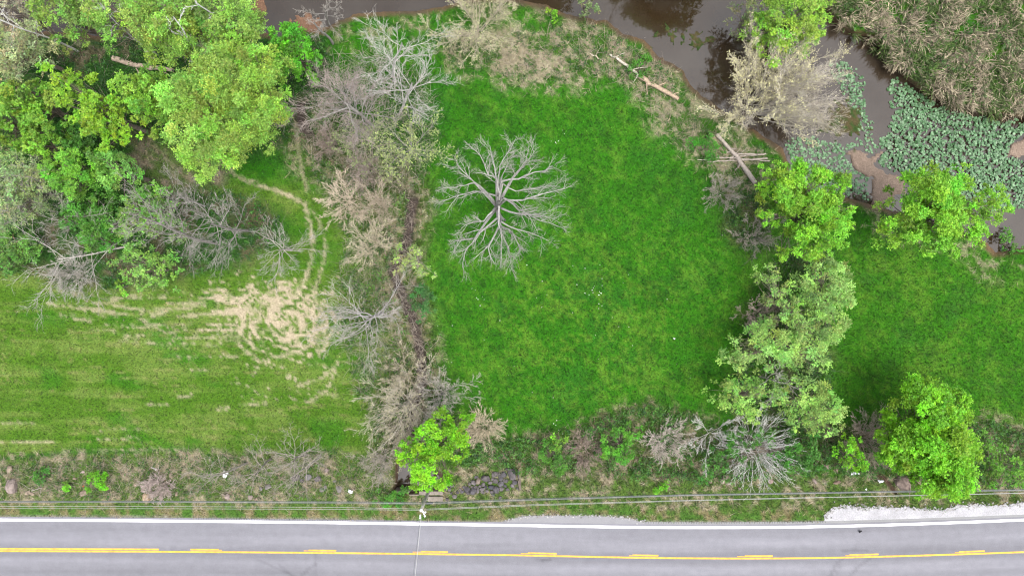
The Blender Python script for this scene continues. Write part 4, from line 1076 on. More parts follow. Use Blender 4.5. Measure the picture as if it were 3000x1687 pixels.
bt = [
 (BT, "big white leafless tree standing alone in the middle of the meadow", T_, 1458, 612, 11, 5.3, dict(base=True, bark=(.285,.275,.255), twig=(.235,.225,.20), k=(18,10,7,3), r0=.36, trunk=.40, tr=.012, up=.01, wig=.12, limbs=HERO)),
 (BT, "white leafless tree with an upright crown at the top of the creek, its trunk bare", T_, 1156, 238, 13, 4.0, dict(base=True, bark=WHT, k=(11,7,5,3), trunk=.52, r0=.24, tr=.012)),
 (BT, "leafless white limbed tree leaning over the meadow at the top of the creek", T_, 1165, 335, 10, 4.8, dict(base=True, bark=WHT, lean=(.62,.18), k=(11,7,5,3), trunk=.42, r0=.26)),
 (BT, "dense mauve twiggy tree at the top of the creek beside the wood", T_, 1095, 372, 12, 4.6, dict(base=True, bark=GRY, twig=MAUVE, k=(20,9,7,4), lean=(-.12,.05), trunk=.42, r0=.26, tr=.012)),
 (BT, "grey brown twiggy tree behind the dense mauve one on the wood side", T_, 985, 245, 8, 3.4, dict(bark=GRY, twig=MAUVE, k=(12,8,6,4), r0=.13, tr=.011)),
 (BT, "short snag of a grey tree on the river bank beside the sand spit", T_, 975, 128, 9, 1.3, dict(base=True, bark=GRY, k=(6,5,4), trunk=.5, r0=.22)),
 (BU, "thin tree with sparse yellow green buds on the meadow side of the creek head", T_, 1190, 420, 7, 3.9, dict(bark=GRY, twig=(.27,.25,.20), k=(12,7,6,4), bud=(.26,.33,.10), budn=2600, budsize=.12, tr=.011)),
 (BU, "thin budding tree with a leaning fork below the mauve tree", T_, 1075, 400, 6, 3.5, dict(bark=TAN, twig=(.27,.24,.19), k=(10,7,6,4), bud=(.20,.27,.09), budn=1700, budsize=.11, tr=.011)),
 (BS, "brown leafless thicket shrub filling the creek bend below the dark hollow", SH, 960, 420, 3.5, 2.6, dict(bark=BRN, twig=(.19,.155,.13), stems=13, k=(5,6,5,2), r0=0.040, tr=.011)),
 (BS, "dark mauve leafless thicket shrub beside the creek below the budding trees", SH, 1060, 490, 3.2, 2.6, dict(bark=BRN, twig=MAUVE, stems=13, k=(5,6,5,2), r0=0.040, tr=.011)),
 (BS, "blond leafless shrub with fine fanned twigs on the left creek bank", SH, 1005, 585, 4, 2.1, dict(bark=BLOND, twig=(.37,.31,.235), stems=29, fan=1.1, k=(3,6,5,2), r0=0.040, tr=.012)),
 (BS, "brownish leafless shrub on the creek bank right of the blond fan", SH, 1110, 600, 3.5, 2.1, dict(bark=TAN, twig=(.26,.22,.16), stems=21, k=(4,6,5,2), r0=0.040, tr=.011)),
 (BS, "blond leafless shrub left of the pale arching tree at the creek", SH, 1085, 712, 4.5, 2.0, dict(bark=BLOND, twig=(.37,.32,.245), stems=29, fan=1.0, k=(3,6,5,2), r0=0.040, tr=.012, bud=(.33,.34,.17), budn=700, budsize=.09)),
 (BT, "wide grey leafless tree with dark trunk on the left creek bank beside the dirt patch", T_, 1122, 915, 9, 5.2, dict(base=True, bark=(.30,.285,.27), twig=(.29,.265,.24), k=(16,7,5,4), r0=.28, lean=(-.18,-.02), trunk=.38, tr=.013)),
 (BS, "blond grey leafless shrub tree fanned over the lower creek, left of two", SH, 1175, 1200, 7, 3.0, dict(bark=(.36,.33,.28), twig=(.36,.32,.25), stems=32, fan=1.0, k=(3,6,5,2), r0=0.060, tr=.012, bud=(.36,.36,.20), budn=1500, budsize=.09)),
 (BS, "grey leafless shrub fanned toward the meadow over the lower creek, right of two", SH, 1290, 1160, 5, 2.3, dict(bark=GRY, twig=(.28,.255,.22), stems=28, fan=1.0, k=(3,6,5,2), r0=0.044, tr=.011)),
 (BS, "blond leafless shrub at the upper left of the lower creek group", SH, 1180, 1110, 5, 1.8, dict(bark=TAN, twig=(.33,.29,.21), stems=21, fan=.9, k=(4,6,5,2), r0=0.040, bud=(.34,.34,.18), budn=500, budsize=.09)),
 (BS, "grey drooping shrub on the left bank of the dark pool", SH, 1110, 1360, 4.5, 2.1, dict(bark=GRY, twig=(.25,.22,.18), stems=21, k=(4,6,5,2), r0=0.040, tr=.010)),
 (BU, "cream budding tree leaning over the river, the paler and left of two", T_, 2205, 300, 8, 3.8, dict(base=True, bark=(.33,.30,.235), twig=(.40,.365,.27), stems=25, fan=.85, lean=(.15,.42), trunk=.5, k=(5,8,6,2), r0=0.096, bud=(.47,.44,.24), budn=9000, budsize=.105, tr=.012)),
 (BU, "grey cream leafless tree leaning over the lily pads, the greyer and right of two", T_, 2215, 325, 8, 4.1, dict(base=True, bark=(.33,.30,.26), twig=(.36,.325,.27), stems=26, fan=.7, lean=(.75,.12), trunk=.5, k=(5,8,6,2), r0=0.096, bud=(.42,.39,.25), budn=2200, budsize=.09, tr=.012)),
 (BT, "leafless tree at the top edge above the meadow, blond with fine twigs", T_, 1395, 30, 9, 3.0, dict(bark=TAN, twig=(.35,.31,.22), stems=23, fan=.7, k=(4,8,6,2), r0=0.064, bud=(.36,.37,.19), budn=3200, budsize=.10, tr=.011)),
 (BT, "grey leafless tree on the far bank overhanging the left inlet of the river", T_, 905, -5, 10, 2.7, dict(bark=GRY, twig=(.27,.25,.22), k=(9,6,5,3), r0=.16)),
 (BT, "tall leafless tree with thick grey trunk left of the dirt track, topmost of three", T_, 737, 676, 14, 3.7, dict(base=True, bark=(.19,.175,.16), twig=(.215,.20,.18), k=(14,7,5,3), r0=.24, trunk=.46, lean=(-.03,.02), tr=.012)),
 (BT, "tall leafless tree with long rough trunk left of the dirt track, leftmost of three", T_, 633, 713, 16, 3.4, dict(base=True, bark=(.17,.155,.14), twig=(.215,.20,.18), k=(16,6,5,3), r0=.25, trunk=.54, tr=.012)),
 (BT, "shorter leafless tree with drooping white twigs beside the dirt track, nearest to it", T_, 854, 733, 9, 3.2, dict(base=True, bark=(.27,.245,.22), twig=(.26,.245,.225), k=(14,6,5,3), r0=.2, trunk=.40, up=-.06, tr=.012)),
 (BT, "leaning leafless tree with long pale sweeping limbs over the left field edge", T_, 400, 716, 9, 5.2, dict(base=True, bark=(.33,.305,.275), twig=(.27,.255,.235), lean=(-1.1,-.28), k=(10,6,5,3), trunk=.5, r0=.17, up=.0, wig=.10)),
 (BT, "grey leafless tree tangled above the sweeping pale one near the left edge", T_, 190, 650, 8, 3.6, dict(bark=(.26,.24,.21), twig=(.22,.205,.18), k=(11,6,5,3), r0=.16)),
 (BS, "low grey leafless shrub at the left field edge below the sweeping limbs", SH, 190, 800, 3.0, 2.1, dict(bark=GRY, twig=(.27,.25,.215), stems=25, fan=1.1, k=(3,6,5,2), r0=0.036)),
 (BT, "twiggy mauve leafless tree behind the tall trunk row by the clearing", T_, 540, 590, 8, 3.0, dict(bark=GRY, twig=(.21,.19,.17), k=(11,7,5,3), r0=.14)),
 (BT, "dead white limbed tree rising through the big yellow green crown at the top", T_, 525, 150, 15, 1.7, dict(bark=(.48,.47,.45), k=(9,4,3), r0=.17, trunk=.54, tr=.016)),
 (BT, "dead white limbed tree in the top left corner over the pale crown", T_, 80, 70, 13, 2.3, dict(bark=(.46,.44,.41), k=(9,5,3), r0=.17, trunk=.52, tr=.016)),
 (BT, "dead white limbed tree rising through the crown beside the muddy inlet", T_, 690, 70, 15, 1.8, dict(bark=(.48,.47,.45), k=(8,4,3), r0=.16, trunk=.54, tr=.016)),
 (BT, "dead grey limbed tree poking through the thin leafed tree at the top edge", T_, 330, 75, 14, 1.7, dict(bark=(.36,.35,.33), k=(8,4,3), r0=.14, trunk=.5, tr=.014)),
 (BS, "white leafless shrub tree with straight radiating stems above the road verge", SH, 2238, 1325, 6, 1.8, dict(bark=(.42,.41,.385), twig=(.40,.385,.36), stems=80, fan=1.45, k=(6,4), r0=.042, tr=.012, trunk=.42, wig=.07)),
 (BS, "thin white leafless shrub up left of the radiating white one", SH, 2110, 1290, 5.5, 1.9, dict(bark=(.36,.345,.32), wig=.09, stems=9, fan=.9, k=(5,6,5,2), r0=0.048, tr=.012)),
 (BS, "tan grey twiggy shrub ball at the lower right corner of the meadow", SH, 1950, 1300, 3.2, 1.8, dict(bark=(.33,.29,.25), twig=(.34,.295,.255), stems=38, fan=1.2, k=(3,6,5,2), r0=0.032, tr=.012)),
 (BS, "brown leafless shrub between the small vivid tree and the big lime tree", SH, 2560, 1295, 4.5, 2.3, dict(bark=(.26,.21,.165), twig=(.27,.22,.175), stems=28, fan=.95, k=(3,6,5,2), r0=0.040)),
 (BS, "brown bramble shrub on the meadow's lower edge right of the rock pile", SH, 1715, 1320, 2.0, 1.9, dict(bark=BRN, twig=(.21,.165,.135), stems=28, fan=1.5, k=(3,6,5,2), r0=0.028)),
 (BS, "brown dead shrub in the dark gap of the hedge line among the willows", SH, 2235, 930, 5, 1.9, dict(bark=BRN, twig=(.21,.17,.145), stems=21, k=(4,6,5,2), r0=0.048)),
 (BT, "grey leafless tree poking out between the two lowest willows", T_, 2275, 1120, 8, 2.3, dict(bark=(.30,.285,.25), k=(9,5,4,3), r0=.13)),
 (BT, "grey leafless sapling tree on the verge right of the white litter, leftmost of four", T_, 726, 1354, 10, 2.7, dict(base=True, bark=(.235,.21,.18), twig=(.225,.205,.17), k=(11,6,4,3), r0=.17, trunk=.50, tr=.011)),
 (BT, "grey leafless sapling tree on the verge, second from the left of four", T_, 794, 1345, 9.5, 2.7, dict(base=True, bark=(.235,.21,.18), twig=(.225,.205,.17), k=(11,6,4,3), r0=.19, trunk=.48, tr=.011)),
 (BT, "grey leafless sapling tree with a thick straight trunk on the verge, third of four", T_, 897, 1331, 9.5, 2.7, dict(base=True, bark=(.235,.21,.18), twig=(.225,.205,.17), k=(11,6,4,3), r0=.21, trunk=.50, tr=.011)),
 (BT, "grey leafless sapling tree on the verge beside the flat rocks, rightmost of four", T_, 939, 1338, 8.5, 2.7, dict(base=True, bark=(.245,.22,.19), twig=(.225,.205,.17), k=(11,6,4,3), r0=.17, trunk=.48, tr=.011)),
 (BS, "mauve leafless brush clump curling round the tan boulder on the verge", SH, 462, 1424, 1.6, 1.5, dict(bark=(.27,.22,.20), twig=(.31,.255,.23), stems=32, fan=1.4, k=(3,6,5,2), r0=0.024)),
 (BS, "grey leafless twig clump at the meadow edge left of the bright layered tree", SH, 2120, 560, 3.0, 1.6, dict(bark=(.18,.165,.14), twig=(.20,.18,.15), stems=15, fan=1.2, k=(5,6,5,2), r0=0.032)),
 (BS, "grey dead twigs on the left side of the bright layered tree", SH, 2225, 690, 4.0, 1.6, dict(twig=(.20,.18,.15), bark=(.18,.165,.14), wig=.09, stems=15, fan=1.1, k=(5,6,5,2), r0=0.040)),
 (BS, "blond grassy shrub on the lower edge of the meadow beside the vivid creek tree", SH, 1420, 1255, 1.8, 2.0, dict(bark=BLOND, twig=(.33,.285,.20), stems=38, fan=1.6, k=(3,6,5,2), r0=0.024)),
 (BS, "low blond shrub over the drying creek bed at the dark pool's head", SH, 1185, 1290, 3.5, 1.8, dict(bark=TAN, twig=(.33,.29,.22), stems=21, fan=1.0, k=(4,6,5,2), r0=0.032, bud=(.36,.36,.20), budn=500, budsize=.09)),
 # three trees whose reflections darken the river at the top of the picture
 (BT, "leafless tree mirrored in the river at the top edge, on the far bank", T_, 1850, -150, 12, 3.5, dict(base=True, bark=BRN, k=(12,6,5,3), r0=.28)),
]
for i, (nm, lb, ct, u, v, h, R, kw) in enumerate(bt):
    bare(nm, lb, ct, u, v, h, R, seed=i, **kw)
leafy(LT, "leafy tree mirrored in the river at the top edge, on the far bank left", T_, [(1640,-260,110),(1560,-230,90)], 12, GR, seed=201, dens=.6)
leafy(LT, "leafy tree mirrored in the river at the top edge, on the far bank right", T_, [(2020,-230,120),(2080,-200,90)], 13, GR, seed=202, dens=.6)

# ------------------------------------------------------------------ fallen trunks
def log(name, label, pts, r0, r1, col, stubs=4, seed=0, z=.25, cat="log", broken=True):
    rng = np.random.default_rng(900 + seed)
    pts = np.array(pts, float)
    n = 12
    t = np.linspace(0, 1, n); tt = np.linspace(0, 1, len(pts))
    u = np.interp(t, tt, pts[:, 0]); v = np.interp(t, tt, pts[:, 1])
    zz = land(u, v)[0]
    zz = np.maximum(zz, np.linspace(zz[0], zz[-1], n)) + z
    p = P(u, v, 0.0); p[:, 2] = zz
    p[1:-1] += rng.normal(size=(n - 2, 3)) * [.04, .04, .02]
    root = tag(empty(name, tuple(p[0] - [0, 0, z])), label, cat, None)
    rr = np.linspace(r0, r1, n) * (1 + .08 * rng.normal(size=n))
    g = Geo(); g.wood(rng, p[None], rr[None], 9, col, .05)
    V, q = tubes(p[None], rr[None], 9)
    c0 = p[0]; c1 = p[-1]
    ends = np.concatenate([[c0], V[:9]]), np.concatenate([[c1], V[-9:]])
    for e in ends:
        tri = np.array([[0, i + 1, (i + 1) % 9 + 1] for i in range(9)])
        g.add(e, tri, np.array([.36, .29, .20]))
    g.build("trunk", M['bark'], root, True)
    for s in range(stubs):
        i = rng.integers(2, n - 1)
        d = unit(np.cross(p[i] - p[i - 1], [0, 0, 1.0]) * (1 if s % 2 else -1) + (p[i] - p[i - 1]) * .8 + [0, 0, .25 * rng.random()])
        b = grow(rng, p[i][None], d[None], np.array([rng.uniform(.5, 1.8)]), 5, .15, 0)
        gb = Geo(); gb.wood(rng, b, taper(np.array([max(r1 * .5, .03)]), 5, .3), 5, col, .1)
        gb.build("branch", M['bark'], root, True)
    return root
log("fallen_log", "long bleached fallen log on the grassy river bank at the top of the meadow", [(1786,162),(1832,192),(1875,228)], .12, .17, (.40,.355,.29), 3, 1)
log("fallen_log", "broken tan fallen log continuing the bleached one, half buried in dry grass", [(1872,226),(1925,258),(1986,292)], .27, .20, (.31,.235,.165), 4, 2)
log("fallen_log", "small bleached broken branch lying at the left end of the bleached log", [(1728,160),(1748,170),(1766,182)], .07, .06, (.42,.36,.28), 1, 3, .12)
log("fallen_log", "thick grey fallen log pointing at the bright layered tree", [(2097,395),(2150,455),(2209,538)], .17, .27, (.25,.215,.185), 2, 4, .3)
for i, (a, b, c) in enumerate([((2042,469),(2242,452),"upper long grey pole lying in the stack of thin poles by the grey log"), ((2070,475),(2245,466),"lower grey pole lying in the stack of thin poles by the grey log"),
                               ((2125,449),(2235,455),"short upper pole in the stack of thin poles by the grey log"), ((2100,462),(2250,474),"crossing pole in the stack of thin poles by the grey log")]):
    log("fallen_pole", c, [a, ((a[0] + b[0]) / 2, (a[1] + b[1]) / 2 + 1), b], .055, .08, (.34, .295, .25), 1, 10 + i, .1 + .06 * i, "pole")
log("fallen_log", "split brown fallen trunk with a pale broken end inside the wood", [(342,178),(400,196),(455,205),(516,212)], .30, .20, (.27,.215,.165), 6, 20, .7)
log("fallen_log", "short leaning grey trunk above the split brown one inside the wood", [(436,156),(452,170),(468,186)], .17, .12, (.27,.24,.21), 1, 21, .7)
log("fallen_log", "snapped orange tan limb at the left edge under the sweeping leafless tree", [(48,712),(75,705),(95,690)], .15, .17, (.36,.25,.15), 2, 22, .8)
log("fallen_log", "grey weathered trunk lying at the left edge by the pale blossom tree", [(-12,78),(20,95),(48,112)], .25, .18, (.30,.27,.235), 1, 23, .5)
log("fallen_log", "small pale driftwood branch on the water among lily pads by the mossy shoal", [(2470,240),(2476,252),(2486,268)], .05, .035, (.36,.28,.21), 1, 24, .1)
log("driftwood", "dead grey driftwood snag on the river bank at the bend above the meadow", [(1868,80),(1876,95),(1888,112)], .07, .05, (.35,.32,.29), 4, 25, .1, "driftwood")
log("fallen_log", "thin tan dead branch arching on the lower edge of the meadow", [(1700,1296),(1722,1272),(1755,1246)], .09, .05, (.33,.26,.17), 2, 26, .15)
log("fallen_log", "small pale driftwood plank in the river left of the cream budding tree", [(2114,152),(2121,147),(2127,142)], .10, .09, (.42,.34,.26), 0, 27, .1)
log("fallen_log", "short grey branch lying on the rough verge above the tan boulder", [(445,1366),(455,1372),(463,1378)], .07, .06, (.30,.28,.26), 1, 28, .1)
log("fallen_log", "thin forked grey branch lying on the verge beside the pink boulder", [(95,1436),(110,1432),(127,1425)], .06, .04, (.30,.27,.23), 3, 29, .1)

# ------------------------------------------------------------------ rocks
def rock(name, label, u, v, w, hgt, col, zh=None, seed=0, group=None, rot=None, flat=1.0, cat="rock"):
    """an angular boulder; w, hgt are its width and depth in photograph px"""
    rng = np.random.default_rng(seed + 300)
    bm = bmesh.new()
    n = 22
    pts_ = rng.normal(size=(n, 3)); pts_ = unit(pts_) * rng.uniform(.8, 1.05, (n, 1))
    pts_ = np.sign(pts_) * np.abs(pts_) ** .8
    wm, hm = w / S / 2, hgt / S / 2
    zm = zh if zh else min(wm, hm) * .75
    for q in pts_:
        bm.verts.new((q[0] * wm, q[1] * hm, q[2] * zm))
    r = bmesh.ops.convex_hull(bm, input=bm.verts[:])
    junk = [e for e in r['geom_interior'] + r['geom_unused'] if isinstance(e, bmesh.types.BMVert)]
    bmesh.ops.delete(bm, geom=list(set(junk)), context='VERTS')
    bmesh.ops.bevel(bm, geom=bm.edges[:], offset=min(wm, hm) * .10, segments=1, affect='EDGES')
    bmesh.ops.recalc_face_normals(bm, faces=bm.faces[:])
    me = bpy.data.meshes.new(name); bm.to_mesh(me); bm.free()
    ca = me.attributes.new("col", 'FLOAT_COLOR', 'POINT')
    c = np.asarray(col) * rng.uniform(.8, 1.2) * (1 if col[0] < .16 else .68)
    for d in ca.data:
        f = rng.uniform(.85, 1.15); d.color = (c[0] * f, c[1] * f, c[2] * f, 1)
    o = put(name, me, M['rock'])
    z = gz(u, v)
    p = P(u, v, z)
    o.location = (p[0], p[1], z + zm * .45)
    o.rotation_euler = (rng.normal() * .15, rng.normal() * .15, rng.uniform(-.5, .5) if rot is None else rot)
    tag(o, label, cat, group)
    return o
k_ = .1708
DKR = (.088, .078, .078); DKR2 = (.060, .056, .060); TNR = (.14, .112, .092)
rocks = [(2220,330,150,250,DKR,.55,"large flat grey slab leaning at the right end of the riprap pile"), (1780,405,200,120,DKR,.4,"long rounded dark brown rock at the top left of the riprap pile"),
 (2335,330,28,190,DKR,.5,"narrow upright grey slab at the far right end of the riprap pile"), (2355,500,55,240,TNR,.4,"long tan slab lying along the right end of the riprap pile"),
 (1640,450,100,130,TNR,.35,"tan rock in the middle left of the riprap pile"), (1860,560,120,90,(.06,.06,.072),.3,"blackest wet rock at the bottom of the riprap pile"),
 (2150,250,100,65,DKR,.35,"small grey rock at the top of the riprap pile beside the slab")]
for i, (x, y, w, h_, c, zh, lb) in enumerate(rocks):
    rock("rock", lb, 1120 + x * k_, 1330 + y * k_, w * k_, h_ * k_, c, zh, i, "riprap rocks beside the culvert", 0.35 if i == 0 else .05)
pile = [(2080,340,130,110),(1930,345,140,105),(1940,450,110,90),(2030,400,90,110),(1850,480,90,80),(1730,510,80,90),(2030,500,120,95),(2115,450,110,80),(1890,425,70,60),
 (1450,590,115,115),(1570,480,110,100),(1500,505,70,70),(1560,625,125,135),(1640,605,80,140),(1720,590,110,80),(1950,600,130,130),(2040,590,95,90),(1720,650,90,60),
 (1100,570,75,115),(1150,600,60,85),(1190,530,85,65),(2270,470,110,100),(2230,540,90,80),(1240,720,100,75),(1370,640,70,60),(1480,660,80,60),(1800,625,80,70),(1770,560,70,70),
 (1680,540,60,60),(1600,560,70,70),(1900,690,70,60),(2020,740,70,60),(1330,600,70,60),(1290,650,60,60),(2150,600,80,60),(2310,590,70,60),(1610,390,80,60),(1400,560,70,60),
 (1880,640,80,70),(2100,540,80,70),(1990,330,70,60),(1120,770,80,60),(1180,660,60,50),(1540,560,60,60)]
for i, (x, y, w, h_) in enumerate(pile):
    rock("rock", "angular dark grey rock heaped among others in the riprap pile right of the utility pole", 1120 + x * k_, 1330 + y * k_, w * k_ * 1.08, h_ * k_ * 1.08, DKR if i % 3 else DKR2, None, 40 + i, "riprap rocks beside the culvert")
PNK = (.27, .215, .19); TANR = (.30, .235, .175); GRR = (.20, .185, .17)
for i, (u, v, w, h_, c, lb) in enumerate([
 (40,1422,40,48,PNK,"large pinkish boulder on the rough verge near the left edge"), (46,1436,14,12,PNK,"small pinkish stone at the foot of the large pinkish boulder"),
 (83,1442,20,14,TANR,"tan rock left of two on the verge right of the large pinkish boulder"), (95,1446,15,11,TANR,"tan rock right of two on the verge right of the large pinkish boulder"),
 (247,1443,28,20,TANR,"tan rock under the round bright green bush"), (433,1455,28,40,(.32,.24,.16),"tall tan boulder with a flat pale face under the cables"),
 (430,1432,36,26,PNK,"pinkish boulder behind the tall tan one"), (31,1375,20,28,TANR,"upright pale rock at the left edge of the rough verge"),
 (501,1392,13,16,TANR,"small tan rock alone above the mauve brush clump"), (518,1446,14,12,TANR,"small tan stone right of the mauve brush clump"), (243,1383,16,10,PNK,"flat pinkish stone above the round bright green bush"),
 (220,1401,14,8,TANR,"thin pale stone left of the round bright green bush"), (396,1420,10,12,TANR,"small pale stone on the verge left of the boulders"),
 (786,1424,26,15,GRR,"flat grey rock with a stone beside it below the leafless saplings"), (765,1430,13,16,GRR,"small grey stone left of the flat grey rock"),
 (755,1461,22,11,TANR,"low tan rock just above the dark cables"), (735,1455,18,18,PNK,"pinkish rock left of the low tan rock above the cables"), (668,1453,20,20,PNK,"pinkish rock below the white litter above the cables"),
 (868,1398,28,22,DKR,"dark grey rock left of the cluster under the leafless saplings"), (905,1396,26,20,(.18,.17,.165),"grey rock in the middle of the cluster under the leafless saplings"),
 (932,1402,24,18,DKR,"dark angular rock right of the cluster under the leafless saplings"), (885,1408,16,12,DKR2,"small dark stone in front of the cluster under the leafless saplings"),
 (958,1377,15,20,PNK,"pinkish rock above the cluster under the leafless saplings"), (994,1430,22,26,GRR,"squarish flat grey rock beside the pink litter"), (952,1427,14,18,GRR,"tall grey stone left of the squarish flat rock"),
 (943,1434,14,14,GRR,"small round grey stone left of the squarish flat rock"), (980,1409,12,8,GRR,"little grey stone above the squarish flat rock"),
 (2116,1408,16,20,(.30,.25,.21),"pale pointed rock in the small heap below the white leafless shrub"), (2133,1414,16,13,(.28,.24,.20),"pale rounded rock in the small heap below the white leafless shrub"),
 (2125,1396,20,18,(.26,.205,.17),"brown rock at the back of the small heap below the white leafless shrub"), (2082,1408,14,16,TANR,"tan rock left of the small heap below the white leafless shrub"),
 (2157,1395,9,14,PNK,"upright narrow stone right of the small heap below the white leafless shrub"), (2181,1396,11,13,PNK,"leaning stone farther right of the small heap below the white leafless shrub"),
 (2166,1430,10,12,PNK,"small pinkish stone above the cables below the white leafless shrub"), (2255,1408,20,18,(.25,.19,.16),"brown rock on the bank under the white leafless shrub"),
 (2385,1408,13,20,PNK,"narrow pinkish stone on the bank left of the small vivid tree"), (2423,1366,26,18,(.27,.21,.17),"brown flat rock beside the small vivid green tree"), (2450,1376,10,16,TANR,"narrow tan stone under the small vivid green tree"),
 (2640,1412,52,60,(.17,.13,.11),"big dark brown slab of rock beside the ditch under the lime tree"), (2452,1412,26,12,(.22,.155,.12),"low reddish rock on the bank right of the leafless shrub")]):
    rock("boulder" if w > 25 else "rock", lb, u, v, w, h_, c, None, 200 + i)

# ------------------------------------------------------------------ culvert headwall at the creek
def box(bm, x0, x1, y0, y1, z0, z1, bev=.03):
    r = bmesh.ops.create_cube(bm, size=1)
    for w in r['verts']:
        w.co = ((x0 + x1) / 2 + w.co.x * (x1 - x0), (y0 + y1) / 2 + w.co.y * (y1 - y0), (z0 + z1) / 2 + w.co.z * (z1 - z0))
    if bev:
        es = list({e for w in r['verts'] for e in w.link_edges})
        bmesh.ops.bevel(bm, geom=es, offset=bev, segments=2, affect='EDGES')
def bm_obj(name, bm, mat, parent=None, loc=None, smooth=False):
    me = bpy.data.meshes.new(name); bm.to_mesh(me); bm.free()
    if smooth: me.polygons.foreach_set("use_smooth", [True] * len(me.polygons))
    return put(name, me, mat, parent, loc)
cp = P(1235, 1445, 0.0)
cul = tag(empty("culvert", (cp[0], cp[1], -1.4)), "weathered tan concrete culvert headwall at the road end of the dark pool", "culvert")
def px(u, v): return (u - 1235) / S, (1445 - v) / S
for nm, (u0, v0, u1, v1), z0, z1 in (("headwall", (1156,1436,1200,1442), 0, 1.55), ("headwall", (1228,1437,1298,1448), 0, 1.60), ("lintel", (1200,1446,1228,1450), 1.1, 1.62), ("apron_slab", (1254,1452,1298,1466), 1.2, 1.68)):
    bm = bmesh.new(); x0, y0 = px(u0, v0); x1, y1 = px(u1, v1)
    box(bm, x0, x1, y1, y0, z0, z1); bm_obj(nm, bm, M['concrete'], cul)
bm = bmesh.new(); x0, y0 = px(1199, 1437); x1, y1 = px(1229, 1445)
box(bm, x0, x1, y1, y0, 0, .9, .02); bm_obj("culvert_mouth", bm, solid_mat("mouth_shade_dark", (.03, .022, .016), .8), cul)  # near-black block: shade inside the culvert mouth put in as colour

# ------------------------------------------------------------------ utility pole and its cables
def tube_bm(bm, pts_, rads, sides=8, caps=True):
    V, q = tubes(np.array(pts_, float)[None], np.array(rads, float)[None], sides)
    vs = [bm.verts.new(tuple(p)) for p in V]
    for f in q: bm.faces.new([vs[i] for i in f])
    if caps:
        bm.faces.new(vs[:sides]); bm.faces.new(vs[-sides:][::-1])
    bmesh.ops.recalc_face_normals(bm, faces=bm.faces[:])
pb = P(1268, 1409, gz(1268, 1409)); ZP = 8.7
pt = P(1234.5, 1492, ZP)
pole = tag(empty("utility_pole", tuple(pb)), "weathered grey wooden utility pole with white insulators beside the culvert pool", "utility pole")
ax = pt - pb; axn = ax / np.linalg.norm(ax)
bm = bmesh.new(); tt = np.linspace(-.04, 1, 9); tube_bm(bm, [ax * t for t in tt], [.20 - .06 * t for t in tt], 12); bm_obj("pole_shaft", bm, M['pole_wood'], pole, None, True)
bm = bmesh.new(); tube_bm(bm, [ax * .02, ax * .12], [.215, .21], 12, False); bm_obj("tarred_base", bm, solid_mat("rust_brown_creosote", (.10, .045, .025), .9), pole)
def insul(p, r=.11, hh=.28, nm="insulator"):
    bm = bmesh.new()
    prof = [(0, .35), (.05, .7), (.10, 1.0), (.13, .6), (.18, .95), (.22, .6), (.28, .45)]
    tube_bm(bm, [np.array([0, 0, a * hh / .28]) for a, _ in prof], [b * r for _, b in prof], 12)
    return bm_obj(nm, bm, M['porcelain'], pole, tuple(np.array(p) - pb), True)
top = pt
insul(top + [0, 0, 0.02], .16, .35)
br = P(1243.5, 1508, ZP - .5)
bm = bmesh.new(); tube_bm(bm, [top - pb - [0, 0, .25], (top + br) / 2 - pb - [0, 0, .12], br - pb], [.07, .06, .06], 8); bm_obj("bracket_arm", bm, M['porcelain'], pole, None, True)
i1, i2 = P(1246.5, 1498, ZP - .5), P(1245, 1509.5, ZP - .6)
for q in (i1, i2):
    bm = bmesh.new(); tube_bm(bm, [(top + br) / 2 - pb - [0, 0, .15], q - pb], [.03, .03], 6); bm_obj("insulator_pin", bm, M['steel'], pole)
    insul(q, .10)
for q in (P(1231.8, 1507, ZP - .3), P(1231.2, 1514, ZP - .3)):
    insul(q, .09, .4)
    # strain insulators carried by the road-crossing lines
for q, s_ in ((P(1262, 1435, 3.0), 1), (P(1258, 1447, 4.2), -1)):
    pass
bm = bmesh.new()
for j in range(9):
    a = ax * (.30 + .06 * j)
    tube_bm(bm, [a + [-.02, 0, 0], a + [(.30 if j % 2 else -.30), .05, 0]], [.013, .013], 5)
bm_obj("climbing_steps", bm, M['steel'], pole)
bm = bmesh.new(); box(bm, -.32, .32, -.07, .07, -.12, .12, .03)
sp = P(1259, 1472.2, 6.6)
clo = bm_obj("splice_case", bm, M['cable_dark'], None, tuple(sp))
tag(clo, "black splice case hanging on the dark cables just right of the utility pole", "splice case")

def cable(label, pts_, zs, r, mat, group, sag=0.0):
    U = np.array([p[0] for p in pts_], float); V_ = np.array([p[1] for p in pts_], float)
    uu = np.linspace(U[0], U[-1], 60)
    order = np.argsort(U)
    if abs(U[-1] - U[0]) > 60:
        vv = np.interp(uu, U[order], V_[order]); t = (uu - U[0]) / (U[-1] - U[0]); zz = np.interp(uu, U[order], np.array(zs, float)[order])
    else:
        t = np.linspace(0, 1, 60); tk = np.linspace(0, 1, len(U)); uu = np.interp(t, tk, U); vv = np.interp(t, tk, V_); zz = np.interp(t, tk, zs)
    kk = (H - zz) / H / S
    p = np.stack([(uu - CU) * kk, (CV - vv) * kk, zz - sag * 4 * t * (1 - t)], 1)
    bm = bmesh.new(); tube_bm(bm, p, [r] * len(p), 6)
    o = bm_obj("power_cable", bm, mat, None, None, True)
    return tag(o, label, "cable", group)
GC = "overhead cables along the road"
k6 = [(-900,1464),(0,1468.5),(500,1468.5),(1000,1470.5),(1238,1473)]; k6r = [(1238,1473),(1560,1462),(2000,1449.5),(2621,1439),(3000,1434.5),(3900,1420)]
